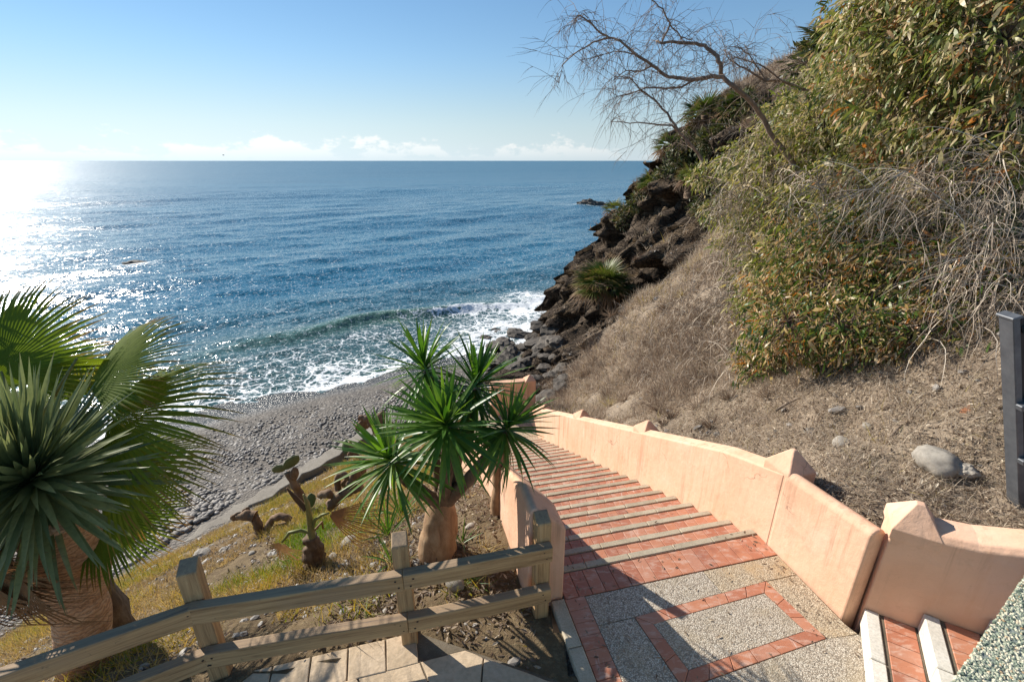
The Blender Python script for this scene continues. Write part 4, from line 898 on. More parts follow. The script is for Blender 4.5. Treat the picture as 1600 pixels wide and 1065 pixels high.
# ---- yucca in the middle
yb = at_z(684, 862, -0.10); yb[2] = -0.12
yuc = empty('yucca_tree', tuple(yb), 0, 'branched yucca with five green spiky heads and swollen tan trunk behind the fence', 'yucca')
def L_(q): return tuple(np.asarray(q, float) - yb)
fork = at_y(692, 770, yb[1] + 0.05)
link('trunk', trunk_mesh('trunk', [L_(yb - [0, 0, .12]), L_(yb + [0.0, 0, .06]), L_(yb + (fork - yb) * .55), L_(fork)], [0.21, 0.185, 0.15, 0.10], M['tan_bark'], 22, 0.06, 5), yuc)
heads = [((664, 580), 3.62, 62, 0.58, (-.15, .1, 1)), ((742, 606), 3.50, 56, 0.56, (.2, .1, 1)), ((697, 668), 3.08, 72, 0.62, (.02, -.28, 1)), ((790, 672), 3.20, 58, 0.53, (.45, -.1, 1)), ((614, 722), 3.20, 62, 0.60, (-.4, -.15, 1))]
for (px, py), Y, n, L, ax in heads:
    q = at_y(px, py, Y); a = Vector(ax).normalized(); mid = (fork + q) / 2 + np.array([0, 0, -0.08]) - np.array(a) * 0.12
    br = link('branch', trunk_mesh('branch', [L_(fork - [0, 0, .1]), L_(mid), L_(np.array(q) - np.array(a) * 0.18), L_(q)], [0.085, 0.055, 0.048, 0.035], M['brown_bark'], 12, 0.08, 9), yuc)
    rosette(br, L_(q), ax, n, L, ym, 6, 142, 'leaf', 0.10, 0.8)
    av = Vector(ax).normalized(); uu = av.orthogonal().normalized(); ww = av.cross(uu); ne = 46; th_ = R(1) * RNG.uniform(20, 150, ne); ph_ = RNG.uniform(0, 6.28, ne)
    Dd = np.array([av * math.cos(t) + (uu * math.cos(p) + ww * math.sin(p)) * math.sin(t) for t, p in zip(th_, ph_)]); kk = L * RNG.uniform(.6, .98, ne)
    SVt, SFt, STt = sword_template(W=0.054, droop=0.18); Fm = frames(Dd, np.tile(np.array(av), (ne, 1)), RNG.normal(0, .2, ne)) * np.stack([np.full(ne, L), kk, kk], 1)[:, None, :]
    tag(link('inner_leaves', scatter('inner_leaves', SVt, SFt, Fm, np.array(L_(q)) + np.array(av) * 0.05 * np.cos(th_)[:, None], M['yucca_leaf'], RNG.random(ne), STt, True), br), kind='stuff')
# second thin trunk with hanging dead leaves right of it
t2 = at_y(776, 700, 3.9); b2 = at_surf(778, 800, bed)
link('trunk', trunk_mesh('trunk', [L_(b2 - [0, 0, .1]), L_((b2 + t2) / 2 + [0.02, 0, 0]), L_(t2), L_(at_y(788, 676, 3.78))], [0.085, 0.07, 0.06, 0.045], M['tan_bark'], 14, 0.08, 9), yuc)
dm = [sword_mesh('dead_leaf', M['dead_palm'], W=0.06, droop=dr) for dr in (0.05, 0.15)]
for i in range(16):
    q = t2 + np.array([random.uniform(-.06, .08), random.uniform(-.06, .06), random.uniform(-.05, .08)])
    o = link('dead_leaf', dm[i % 2], yuc, L_(q)); o.scale = (0.5, random.uniform(.28, .45), .4); orient(o, (random.uniform(-.3, .3), random.uniform(-.3, .3), -1), (0, -1, 0.1), random.uniform(-2, 2))
# ---- big grey-green rosette on a thick ringed trunk at the left
rc = at_y(60, 755, 2.62); rb = at_surf(128, 1052, bed); rb[2] -= 0.1
big = empty('spiky_tree', tuple(rb), 0, 'grey green sword leaved tree with thick orange ringed trunk at the left', 'tree')
def B_(q): return tuple(np.asarray(q, float) - rb)
tk = [rb, at_y(128, 960, rb[1] + 0.06), at_y(108, 870, rb[1] + 0.14), at_y(80, 790, rc[1])]
link('trunk', trunk_mesh('trunk', [B_(q) for q in tk], [0.175, 0.185, 0.25, 0.21], M['ring_bark'], 30, 0.05, 5, 0.006), big)
bmsh = [sword_mesh('leaf', M['blue_leaf'], W=w, droop=dr, n=9, fold=0.3, base=0.8) for w, dr in ((0.062, -0.06), (0.062, 0.02), (0.06, 0.08), (0.058, 0.14), (0.055, 0.22), (0.052, 0.34))]
rosette(big, rc, (0.05, -0.55, 1.0), 298, 0.84, bmsh, 4, 103, 'leaf', 0.12, 0.74, tuple(rb), 0.24, 0.86)
av = Vector((0.05, -0.55, 1.0)).normalized(); uu = av.orthogonal().normalized(); ww = av.cross(uu); ne = 240; th_ = np.radians(RNG.uniform(8, 100, ne)); ph_ = RNG.uniform(0, 6.28, ne)
Dd = np.array([av * math.cos(t) + (uu * math.cos(p) + ww * math.sin(p)) * math.sin(t) for t, p in zip(th_, ph_)]); kk = RNG.uniform(.66, .92, ne)
SVt, SFt, STt = sword_template(W=0.048, droop=0.10, n=9, fold=0.3, base=0.8); Fm = frames(Dd, np.tile(np.array(av), (ne, 1)), RNG.normal(0, .3, ne)) * np.stack([np.full(ne, .92), kk, kk * RNG.uniform(-.5, 1.6, ne)], 1)[:, None, :]
tag(link('inner_leaves', scatter('inner_leaves', SVt, SFt, Fm, np.array(B_(rc)) + np.array(av) * (0.10 * np.cos(th_))[:, None], M['blue_leaf'], RNG.random(ne), STt, True), big), kind='stuff')
# ---- fan palms
def fan_mesh(name, mat, nseg=42, span=118, cup=0.25, droop=0.25, split=0.55, wild=0.03, petiole=0.0):
    rs = random.Random(len(name) * 31 + nseg); V, F, tip = [], [], []
    for k in range(nseg):
        a0 = R(-span + 2 * span * (k + 0.5) / nseg); ha = R(span) / nseg; ln = (0.80 + 0.20 * math.cos(a0 * 0.7)) * rs.uniform(0.9, 1.04); aa = a0 + rs.uniform(-wild, wild); dz = rs.uniform(-.05, .05)
        base = len(V)
        for r_, hw in ((0.06, 1.0), (split * 0.5, 1.0), (split, 1.0), ((1 + split) / 2, 0.62), (0.9, 0.30), (1.0, 0.03)):
            r = r_ * ln; f = max(0, (r_ - split) / (1 - split)); a = a0 + (aa - a0) * f
            w = math.tan(ha) * min(r_, split + 0.1) * ln * hw; z = -cup * r * r * (0.6 + 0.6 * abs(math.sin(a))) - droop * f * f * 0.5 + dz * f
            for s in (-1, 0, 1):
                x, y = r * math.sin(a) + s * w * math.cos(a), r * math.cos(a) - s * w * math.sin(a); V.append((x, y, z + (0.35 * w if s == 0 else -0.35 * w))); tip.append(r_)
        for i in range(5):
            for s in range(2): q = base + i * 3 + s; F.append((q, q + 1, q + 4, q + 3))
    return mesh_np(name, V, np.array(F), mat, {'tip': tip, 'rnd': np.zeros(len(V))}, True)
fans = [fan_mesh('frond', M['palm_leaf'], 46, 100, 0.18, 0.25, 0.55), fan_mesh('frond', M['palm_leaf'], 42, 85, 0.3, 0.45, 0.5, 0.05), fan_mesh('frond', M['palm_leaf'], 44, 70, 0.12, 0.2, 0.6)]
dfan2 = [fan_mesh('dead_frond', M['dead_palm'], 22, 55, 0.6, 1.0, 0.22, 0.10), fan_mesh('dead_frond', M['dead_palm'], 18, 36, 0.4, 0.7, 0.25, 0.08)]
dfan = [fan_mesh('dead_frond', M['dead_palm'], 26, 52, 0.5, 0.9, 0.36, 0.12), fan_mesh('dead_frond', M['dead_palm'], 24, 42, 0.3, 0.6, 0.42, 0.09)]
def pet(a, b, sag, r, mat, name='petiole'):
    a, b = Vector(a), Vector(b); pts = [a.lerp(b, t) + Vector((0, 0, sag * 4 * t * (1 - t))) for t in (0, .2, .4, .6, .8, 1)]
    mb = MB(); mb.tube(pts, [r * 1.3, r * 1.1, r, r * .9, r * .8, r * .6], 6); return mb.mesh(name, mat, True)
M['petiole'] = leaf_mat('petiole_green', [(0, (0.12, 0.15, 0.04)), (0.5, (0.20, 0.20, 0.06)), (1, (0.28, 0.22, 0.08))], None, (0, 1), 0.0, 0.5, True)
pc = at_y(40, 690, 3.25); pg = np.array([pc[0] - 0.05, pc[1] + 0.05, float(bed(pc[0], pc[1])) - 0.1])
palm = empty('fan_palm', tuple(pg), 0, 'green fan palm with frayed browning fronds behind the grey green spiky tree', 'palm')
def P_(q): return tuple(np.asarray(q, float) - pg)
link('trunk', trunk_mesh('trunk', [P_(pg), P_((pg + pc) / 2), P_(pc)], [0.20, 0.18, 0.15], M['brown_bark'], 16, 0.12, 7), palm)
def frond(parent, conv, c, hub, tipq, me, up, name='frond', rp=0.014, mat=None, sag=0.05):
    hub, tipq = np.asarray(hub), np.asarray(tipq); d = tipq - hub; L = np.linalg.norm(d)
    o = link(name, me, parent, conv(hub)); o.scale = (L, L, L); orient(o, d, up)
    inv = Matrix.LocRotScale(Vector(conv(hub)), o.rotation_euler, Vector((L, L, L))).inverted()
    link('petiole', pet(inv @ Vector(conv(c)), inv @ Vector(conv(hub)), sag / L * 0, rp / L, mat or M['petiole']), o); return o
for (hx, hy, hY), (tx, ty, tY), k, up in [((2, 580, 3.3), (62, 432, 3.6), 0, (.1, -.75, .6)), ((-20, 600, 3.3), (-40, 450, 3.6), 0, (.1, -.75, .6)), ((140, 600, 3.2), (275, 500, 3.4), 2, (-.3, -.45, .8)), ((170, 655, 3.05), (332, 588, 3.1), 1, (-.1, -.5, 1)), ((185, 728, 2.95), (322, 712, 3.0), 1, (0, -.35, 1)), ((150, 800, 2.9), (285, 842, 2.95), 2, (.2, -.6, .8)),
                                             ((-60, 640, 3.3), (-190, 560, 3.5), 0, (0, -.4, 1)), ((90, 610, 3.6), (150, 520, 4.1), 1, (0, -.3, 1)), ((-30, 760, 2.8), (-150, 820, 2.5), 1, (0, -.3, 1)), ((60, 640, 3.7), (40, 560, 4.3), 1, (0, -.3, 1)), ((120, 560, 3.3), (205, 570, 3.8), 2, (0, -.4, 1))]:
    frond(palm, P_, pc, at_y(hx, hy, hY), at_y(tx, ty, tY), fans[k], up)
low = at_y(-40, 800, 2.7)
for (hx, hy, hY), (tx, ty, tY), dead in [((-15, 880, 2.75), (48, 910, 2.8), 1), ((-20, 900, 2.8), (30, 985, 2.75), 1), ((20, 880, 2.85), (50, 1010, 2.8), 1), ((55, 880, 2.95), (85, 1010, 2.9), 1), ((80, 890, 3.0), (60, 1020, 3.0), 1), ((-40, 930, 2.7), (-10, 1040, 2.65), 1), ((100, 900, 3.05), (110, 1000, 3.0), 1), ((40, 860, 3.05), (30, 960, 3.1), 1), ((-10, 850, 2.9), (10, 990, 2.75), 1), ((30, 870, 2.8), (25, 1000, 2.7), 1), ((70, 860, 2.9), (70, 1000, 2.85), 1), ((95, 880, 2.95), (92, 1010, 2.9), 1), ((0, 840, 2.8), (-15, 960, 2.7), 1), ((10, 905, 2.7), (-5, 1030, 2.65), 1), ((60, 900, 2.8), (48, 1035, 2.75), 1), ((-5, 870, 2.65), (42, 940, 2.65), 1)]:
    if hx > 62 or tx > 66: continue
    hx, tx = hx - 30, tx - 34
    hY, tY = 2.16 + (hY - 2.65) * 0.6, 2.08 + (tY - 2.65) * 0.6
    frond(palm, P_, low, at_y(hx, hy, hY), at_y(tx, ty, tY), dfan[random.randrange(2)] if dead else fans[2], (0, -1, .3), 'dead_frond' if dead else 'frond', 0.010, M['brown_bark'] if dead else None)
# ---- small dying palm on the bank
db = at_surf(493, 885, bed); dpalm = empty('dying_palm', tuple(db), 0, 'small dying palm with brown stump and drooping dry fan leaves on the bank', 'palm')
def D_(q): return tuple(np.asarray(q, float) - db)
Yd = db[1]; dt = at_y(487, 838, Yd)
link('trunk', trunk_mesh('trunk', [D_(db - [0, 0, .1]), D_((db + dt) / 2), D_(dt)], [0.10, 0.095, 0.075], M['brown_bark'], 14, 0.25, 14), dpalm)
mb = MB(); mb.tube([D_(dt), D_(at_y(484, 812, Yd)), D_(at_y(480, 785, Yd)), D_(at_y(474, 772, Yd))], [0.042, 0.032, 0.024, 0.008], 8); link('leaf_base', mb.mesh('leaf_base', M['petiole'], True), dpalm)
mb = MB(); mb.tube([D_(at_y(478, 795, Yd)), D_(at_y(462, 778, Yd)), D_(at_y(448, 762, Yd))], [0.032, 0.026, 0.010], 7); link('leaf_base', mb.mesh('leaf_base', M['dead_palm'], True), dpalm)
def arc(pts, r, mat): mb = MB(); P = [Vector(D_(at_y(x, y, Yd + dy))) for x, y, dy in pts]; mb.tube(P, [r] * (len(P) - 1) + [r * .6], 7); link('petiole', mb.mesh('petiole', mat, True), dpalm)
arc([(486, 832, 0), (470, 828, -.03), (452, 832, -.08), (441, 846, -.1)], 0.02, M['petiole']); o = link('dead_frond', dfan2[0], dpalm, D_(at_y(441, 846, Yd - .1))); o.scale = (.62,) * 3; orient(o, at_y(428, 905, Yd - .15) - at_y(441, 846, Yd - .1), (0, -1, .2))
arc([(488, 830, 0), (492, 812, -.02), (503, 804, -.05), (514, 801, -.06)], 0.016, M['petiole']); o = link('dead_frond', dfan2[1], dpalm, D_(at_y(512, 801, Yd - .06))); o.scale = (.66,) * 3; orient(o, at_y(572, 822, Yd - .1) - at_y(512, 801, Yd - .06), (0, -.8, .5))
arc([(488, 832, 0), (497, 822, .05), (503, 815, .1), (505, 826, .12)], 0.013, M['dead_palm'])
# ---- withered prickly pears
mcg = leaf_mat('cactus_green', [(0, (0.06, 0.10, 0.035)), (0.5, (0.10, 0.14, 0.05)), (1, (0.17, 0.17, 0.07))], None, (0, 1), 0, 0.6, True)
mcb = bark_mat('cactus_cork', [(0.3, (0.09, 0.05, 0.03)), (0.5, (0.19, 0.115, 0.065)), (0.75, (0.31, 0.22, 0.14))], 0, 6)
padm = rock_mesh('pad', mcg, 3, 0.62, 0.16, 1.0, 0.10, 1.0, 60); padb = rock_mesh('pad', mcb, 3, 0.62, 0.22, 1.0, 0.25, 1.2, 61)
def cactus(label, base, stems, pads):
    q = at_surf(*base, bed); root = empty('prickly_pear', tuple(q), 0, label, 'cactus'); Yq = q[1]; K = lambda x, y, dy=0: tuple(at_y(x, y, Yq + dy) - q)
    for pts, r in stems:
        pp = [Vector(K(*p)) for p in pts]; rr = [r * f for f in ([1.1] + [1.0] * (len(pts) - 2) + [0.75])]
        link('stem', trunk_mesh('stem', pp, rr, mcb, 12, 0.22, 6), root)
    for x, y, dy, r, rot, green in pads: link('pad', padm if green else padb, root, K(x, y, dy), (random.uniform(-.3, .3), rot, random.uniform(-.6, .6)), (r, r, r))
cactus('withered prickly pear with bent dark stem and green pads at its tip', (482, 800), [(((478, 800), (470, 775), (458, 752), (448, 738)), 0.075), (((470, 775), (480, 782), (486, 790)), 0.05)], [(455, 722, .1, .17, 1.1, 1), (436, 732, .05, .13, 1.4, 1), (460, 740, 0, .13, .3, 0)])
cactus('corky drooping prickly pear stump at the edge of the footway', (408, 836), [(((408, 838), (404, 818), (398, 806)), 0.075), (((398, 806), (386, 803), (372, 806)), 0.08), (((416, 832), (424, 812), (440, 806), (455, 812)), 0.06), (((425, 834), (432, 822), (444, 818), (452, 822)), 0.045)], [(372, 806, 0, .13, 1.4, 0), (384, 800, .1, .11, .6, 0)])
cactus('sprawling brown prickly pear left of the central yucca', (540, 800), [(((515, 790), (528, 776), (545, 768), (565, 760)), 0.075), (((500, 775), (512, 770), (522, 778)), 0.06), (((528, 764), (526, 746), (535, 740), (545, 748)), 0.05), (((548, 758), (556, 742), (560, 730)), 0.08)], [(486, 781, .1, .12, .2, 1), (560, 740, .1, .20, .4, 0), (546, 752, .05, .16, 1.0, 0)])
cactus('prickly pear with brown and green pads behind the yucca on the bank', (560, 716), [(((560, 716), (552, 700), (545, 690)), 0.07), (((590, 690), (585, 668), (575, 655), (560, 652)), 0.09)], [(540, 698, 0, .22, .2, 1), (552, 706, -.1, .2, .9, 0), (570, 662, .2, .30, 1.2, 0), (595, 655, .2, .28, .5, 0), (610, 668, .1, .26, .2, 0)])
# ---- yucca shoots and tufted plants
for i, (px, py, n, L, l) in enumerate([(606, 838, 30, 0.50, 'bushy green yucca shoot at the left foot of the yucca trunk'), (628, 808, 34, 0.55, 'dark green yucca shoot under the leftmost yucca head'), (612, 880, 20, 0.36, 'low bright yucca shoot just behind the middle fence post'), (580, 820, 26, 0.42, 'yellow green yucca shoot left of the taller shoots'), (722, 850, 12, 0.30, 'small leaf shoot at the right foot of the yucca trunk'), (740, 912, 18, 0.20, 'green grassy tuft right of the round white stone'), (210, 892, 22, 0.30, 'bright green tuft on the bank right of the ringed trunk'), (498, 938, 16, 0.18, 'grass tuft between the rails left of the middle post'), (565, 942, 14, 0.16, 'small weed tuft below the rails near the middle post')]):
    q = at_surf(px, py, bed); q[2] = float(bed(q[0], q[1])); o = empty('yucca_shoot' if i < 5 else 'grass_tuft', tuple(q), 0, l, 'plant')
    rosette(o, tuple(q), (random.uniform(-.2, .2), random.uniform(-.2, .2), 1), n, L, ym[1:], 5, 85, 'leaf', 0.12, 0.6, tuple(q), 0.02, 0.8 if i < 5 else 0.5)
# ---- grass and litter on the bank
def blade_t(W, n=3, bend=0.4):
    V, F, tip = [], [], []
    for i in range(n + 1):
        t = i / n; w = W * (1 - t) + 0.0005
        V += [(-w / 2, bend * t * t, t), (w / 2, bend * t * t, t)]; tip += [t, t]
    for i in range(n): F.append((2 * i, 2 * i + 1, 2 * i + 3, 2 * i + 2))
    return np.array(V), np.array(F), np.array(tip)
def blade_field(name, X, Y, Z, h, W, mat, rnd, lean=0.5, bend=0.5):
    n = len(X); V, F, tip = blade_t(1.0, 3, bend); D = np.stack([RNG.normal(0, lean, n), RNG.normal(0, lean, n), np.ones(n)], 1); D /= np.linalg.norm(D, axis=1, keepdims=True)
    a = RNG.uniform(0, 6.28, n); Xa = np.stack([np.cos(a), np.sin(a), np.zeros(n)], 1); Yv = np.cross(D, Xa); Yv /= np.linalg.norm(Yv, axis=1, keepdims=True); Xv = np.cross(Yv, D)
    Mx = np.stack([Xv * (W if np.isscalar(W) else W[:, None]), Yv * h[:, None], D * h[:, None]], 2)
    return scatter(name, V, F, Mx, np.stack([X, Y, Z], 1), mat, rnd, tip)
M['grass'] = leaf_mat('bank_grass', [(0, (0.09, 0.17, 0.022)), (0.3, (0.19, 0.22, 0.035)), (0.55, (0.40, 0.29, 0.07)), (0.8, (0.46, 0.34, 0.15)), (1, (0.34, 0.24, 0.13))], None, (0, 1), 0.35, 0.6)
n = 190000; X = RNG.uniform(-9, 0.3, n); Y = RNG.uniform(1.8, 13.5, n); c_, s_ = side(X, Y)
nz = np.array([mnoise.fractal((x * 0.9, y * 0.9, 3), 0.9, 2, 4) for x, y in zip(X, Y)]); nz2 = np.array([mnoise.fractal((x * 0.5, y * 0.5, 9), 0.9, 2, 3) for x, y in zip(X, Y)])
fence_l = np.where(X < -0.74, 2.60 + (X + 0.74) * 0.27, 2.62 - (X + .74) * 0.36)
ok = (c_ < -2.45) & (Y > fence_l + 0.06) & (RNG.random(n) < np.clip((Y - fence_l) / 1.3, 0.22, 1.0)) & (bed(X, Y) > beach_z(X, Y) + 0.1) & (nz > -0.2 + 0.4 * (X > -1.0))
X, Y, nz2 = X[ok], Y[ok], nz2[ok]; Z = bed(X, Y) + 0.0; h = RNG.uniform(0.05, 0.19, len(X)) * (0.7 + 0.5 * (nz2 > 0))
rn = np.clip(0.84 - 0.8 * nz2 + RNG.normal(0, 0.17, len(X)) - 0.10 * (Y > 6), 0, 1)
tag(link('bank_grass', blade_field('bank_grass', X, Y, Z - 0.01, h, RNG.uniform(0.007, 0.014, len(X)), M['grass'], rn, 0.6, 0.7)), 'green and straw coloured grass on the bank below the fence', 'grass', None, 'stuff')
M['litter'] = leaf_mat('dead_leaf_litter', [(0, (0.14, 0.10, 0.07)), (0.4, (0.32, 0.245, 0.175)), (0.75, (0.52, 0.43, 0.32)), (1, (0.68, 0.60, 0.48))], None, (0, 1), 0.2, 0.75)
LV = np.array([(0, 0, 0), (-0.16, 0.3, 0.05), (0.16, 0.3, 0.05), (-0.14, 0.65, 0.07), (0.14, 0.65, 0.07), (0, 1, 0.0), (0, 0.3, -0.02), (0, 0.65, 0.0)]); LF4 = np.array([(6, 2, 4, 7), (1, 6, 7, 3)]); LF3 = np.array([(0, 2, 6), (0, 6, 1), (7, 4, 5), (3, 7, 5)])
def litter(name, X, Y, fn, size, mat, rnd, flat=0.35):
    n = len(X); D = np.stack([RNG.normal(0, 1, n), RNG.normal(0, 1, n), RNG.normal(0, flat, n)], 1); Fm = frames(D, None, RNG.normal(0, 0.6, n)) * size[:, None, None]
    return scatter(name, LV, [LF4, LF3], Fm, np.stack([X, Y, fn(X, Y) + RNG.uniform(0.0, 0.035, n)], 1), mat, rnd)
n = 9000; X = RNG.uniform(-1.6, 0.45, n); Y = RNG.uniform(2.3, 5.4, n); c_, s_ = side(X, Y); fl = np.where(X < -0.74, 2.60 + (X + 0.74) * 0.27, 2.62 - (X + .74) * 0.36)
ok = (c_ < -2.40) & (Y > fl + 0.03) & (RNG.random(n) < 0.75); X, Y = X[ok], Y[ok]
X3 = RNG.uniform(-7, -0.6, 16000); Y3 = RNG.uniform(2.0, 10.5, 16000); f3 = np.where(X3 < -0.74, 2.60 + (X3 + 0.74) * 0.27, 9); n3 = np.array([mnoise.fractal((x * .8, y * .8, 30), .9, 2, 3) for x, y in zip(X3, Y3)]); k = (Y3 > f3 + .05) & (bed(X3, Y3) > beach_z(X3, Y3) + .1) & (n3 > -.15) & (RNG.random(len(X3)) < 1.2 - Y3 / 11); X = np.concatenate([X, X3[k]]); Y = np.concatenate([Y, Y3[k]])
tag(link('leaf_litter', litter('leaf_litter', X, Y, bed, RNG.uniform(0.02, 0.075, len(X)), M['litter'], np.clip(RNG.normal(0.22, 0.25, len(X)), 0, 1))), 'brown dead leaves and bits under the yucca', 'leaf litter', None, 'stuff')
n = 5200; X = RNG.uniform(-8, 0.2, n); Y = RNG.uniform(2.1, 12, n); c_, s_ = side(X, Y); f3 = np.where(X < -0.74, 2.60 + (X + 0.74) * 0.27, 2.62 - (X + .74) * 0.36); nn_ = np.array([mnoise.fractal((x * .7, y * .7, 44), .9, 2, 3) for x, y in zip(X, Y)])
ok = (c_ < -2.42) & (Y > f3 + .03) & (bed(X, Y) > beach_z(X, Y) + .05) & (nn_ > -.1); X, Y = X[ok], Y[ok]; n = len(X); sr = RNG.lognormal(-4.0, .55, n); D = RNG.normal(0, 1, (n, 3)); D[:, 2] *= .3
tag(link('bank_stones', scatter('bank_stones', TVc, TFc, frames(D) * sr[:, None, None], np.stack([X, Y, bed(X, Y) + .01], 1), mc, np.clip(RNG.normal(.7, .22, n), 0, 1))), 'small stones and clods strewn over the planted bank', 'stones', None, 'stuff')
# ---- dry scrub and leaf litter on the hillside
HC = None
def hz_(X, Y): return hill(X, Y)
def hill_pts_in(n, f):
    X = RNG.uniform(1.0, 12, n); Y = RNG.uniform(1.5, 30, n); c_, s_ = side(X, Y); d = (X - UP0[0]) * UB[0] + (Y - UP0[1]) * UB[1]
    ok = np.where(s_ < 8.6, c_ > 0.38, c_ > -1.5) & (d > 0.36) & f(X, Y, c_); return X[ok], Y[ok], c_[ok]
def drop(X, Y):                        # height of the built hillside under each point
    dg = bpy.context.evaluated_depsgraph_get(); out = np.full(len(X), np.nan)
    for i in range(len(X)):
        r_ = hillside.ray_cast(Vector((X[i], Y[i], 30.0)), Vector((0, 0, -1)))
        if r_[0]: out[i] = r_[1].z
    return out
M['scrub'] = leaf_mat('dry_scrub', [(0, (0.14, 0.10, 0.07)), (0.3, (0.29, 0.225, 0.165)), (0.6, (0.46, 0.38, 0.29)), (0.9, (0.64, 0.555, 0.44)), (1, (0.38, 0.31, 0.11))], None, (0, 1), 0.3, 0.85)
X, Y, c_ = hill_pts_in(80000, lambda X, Y, c: RNG.random(len(X)) < np.where(Y < 7, 0.5, np.where(Y < 15, 0.8, np.where(Y > 15.5, 0.22, 0.3))))
nzs = np.array([mnoise.fractal((x * 0.7, y * 0.7, 5), 0.9, 2, 4) for x, y in zip(X, Y)])
k = (nzs > -0.28) & (RNG.random(len(X)) > np.clip(rock_mask(X, Y), 0, 1) * np.where(X > 8.0, 0.6, 0.95)) & ((Y > 5.5) | (RNG.random(len(X)) < 0.45)); X, Y, nzs = X[k], Y[k], nzs[k]; Zs = drop(X, Y); k = ~np.isnan(Zs); X, Y, Zs, nzs = X[k], Y[k], Zs[k], nzs[k]
nb = 9; Xb = np.repeat(X, nb) + RNG.normal(0, 0.05, len(X) * nb); Yb = np.repeat(Y, nb) + RNG.normal(0, 0.05, len(X) * nb); Zb = np.repeat(Zs, nb) - 0.02
hb = RNG.uniform(0.10, 0.36, len(Xb)) * np.repeat(np.clip(0.75 + nzs, 0.4, 1.3) * np.clip(Y / 9, 0.55, 1.25), nb); patch = np.array([mnoise.fractal((x * 0.35, y * 0.35, 21), 0.9, 2, 4) for x, y in zip(X, Y)])
rb_ = np.clip(np.repeat(RNG.normal(0.48, 0.16, len(X)) + 0.45 * patch, nb) + RNG.normal(0, 0.16, len(Xb)), 0, 1)
tag(link('dry_scrub', blade_field('dry_scrub', Xb, Yb, Zb, hb, 0.005 + 0.0010 * Yb, M['scrub'], rb_, 0.85, 0.7)), 'dry grey brown scrub and grass covering the hillside', 'scrub', None, 'stuff')
X, Y, c_ = hill_pts_in(42000, lambda X, Y, c: (Y < 11) & (X < 7.5) & (RNG.random(len(X)) < np.clip(1.5 - Y / 9, 0.1, 1))); extra = 16000
X2 = RNG.uniform(2.3, 5.2, extra); Y2 = RNG.uniform(2.0, 6.5, extra); c2, s2 = side(X2, Y2); d2 = (X2 - UP0[0]) * UB[0] + (Y2 - UP0[1]) * UB[1]; k = (c2 > 0.3) & (d2 > 0.32); X = np.concatenate([X, X2[k]]); Y = np.concatenate([Y, Y2[k]])
Zs = drop(X, Y); k = ~np.isnan(Zs); X, Y, Zs = X[k], Y[k], Zs[k]; hs = {}
_zs = Zs; lit = litter('slope_litter', X, Y, lambda a, b: _zs, RNG.uniform(0.02, 0.065, len(X)), M['litter'], np.clip(RNG.normal(0.55, 0.26, len(X)), 0, 1), 0.5)
tag(link('slope_litter', lit), 'dry leaves and bark scattered over the slope above the wall', 'leaf litter', None, 'stuff')
# fine straw and twigs lying on the slope, low rounded bushes and loose stones
k = RNG.random(len(X)) < 0.95; Xs, Ys, Zt = np.repeat(X[k], 1), np.repeat(Y[k], 1), np.repeat(_zs[k], 1); Xs = np.concatenate([Xs, Xs + RNG.normal(0, .05, len(Xs))]); Ys = np.concatenate([Ys, Ys + RNG.normal(0, .05, len(Ys))]); Zt = np.concatenate([Zt, Zt])
D = np.stack([RNG.normal(0, 1, len(Xs)), RNG.normal(0, 1, len(Xs)), np.abs(RNG.normal(0, .35, len(Xs)))], 1); SV, SF, _t = blade_t(1.0, 3, 0.0); SV = np.stack([SV[:, 0], SV[:, 2], 0.12 * np.sin(SV[:, 2] * 3)], 1)
hs_ = RNG.uniform(0.05, 0.22, len(Xs)); Fm = frames(D); Fm = Fm * np.stack([np.full(len(Xs), 0.0055), hs_, hs_], 1)[:, None, :]
tag(link('straw', scatter('straw', SV, SF, Fm, np.stack([Xs, Ys, Zt + .012], 1), M['scrub'], np.clip(RNG.normal(0.62, 0.22, len(Xs)), 0, .95))), 'pale straw and broken twigs lying on the slope above the wall', 'straw', None, 'stuff')
bx_, by_, c_ = hill_pts_in(420, lambda X, Y, c: (Y > 5.2) & (Y < 17) & (X < 8)); bz_ = drop(bx_, by_); k = ~np.isnan(bz_); bx_, by_, bz_ = bx_[k], by_[k], bz_[k]
nb = 90; nB = len(bx_); br_ = RNG.uniform(0.18, 0.5, nB) * np.clip(by_ / 9, .6, 1.2); d = RNG.normal(0, 1, (nB * nb, 3)); d[:, 2] = np.abs(d[:, 2]) + .15; d /= np.linalg.norm(d, axis=1, keepdims=True)
Fm = frames(d, None, RNG.uniform(-3, 3, nB * nb)); hl = np.repeat(br_, nb) * RNG.uniform(.6, 1.15, nB * nb); Fm = Fm * np.stack([0.008 + 0.0008 * np.repeat(by_, nb), hl, hl], 1)[:, None, :]
rnb = np.clip(np.repeat(RNG.choice([0.0, 0.08, 0.25, 0.5, 0.97], nB, p=[.28, .27, .2, .13, .12]), nb) + RNG.normal(0, .06, nB * nb), 0, 1)
tag(link('low_bushes', scatter('low_bushes', SV, SF, Fm, np.stack([np.repeat(bx_, nb), np.repeat(by_, nb), np.repeat(bz_, nb) - .03], 1) + d * 0.02, M['scrub'], rnb)), 'low rounded brown and yellowish bushes dotted over the dry slope', 'scrub', None, 'stuff')
sx_, sy_, c_ = hill_pts_in(2600, lambda X, Y, c: (Y < 18) & (X < 8)); sz_ = drop(sx_, sy_); k = ~np.isnan(sz_); sx_, sy_, sz_ = sx_[k], sy_[k], sz_[k]; n = len(sx_); sr = RNG.lognormal(-3.6, .5, n); D = RNG.normal(0, 1, (n, 3))
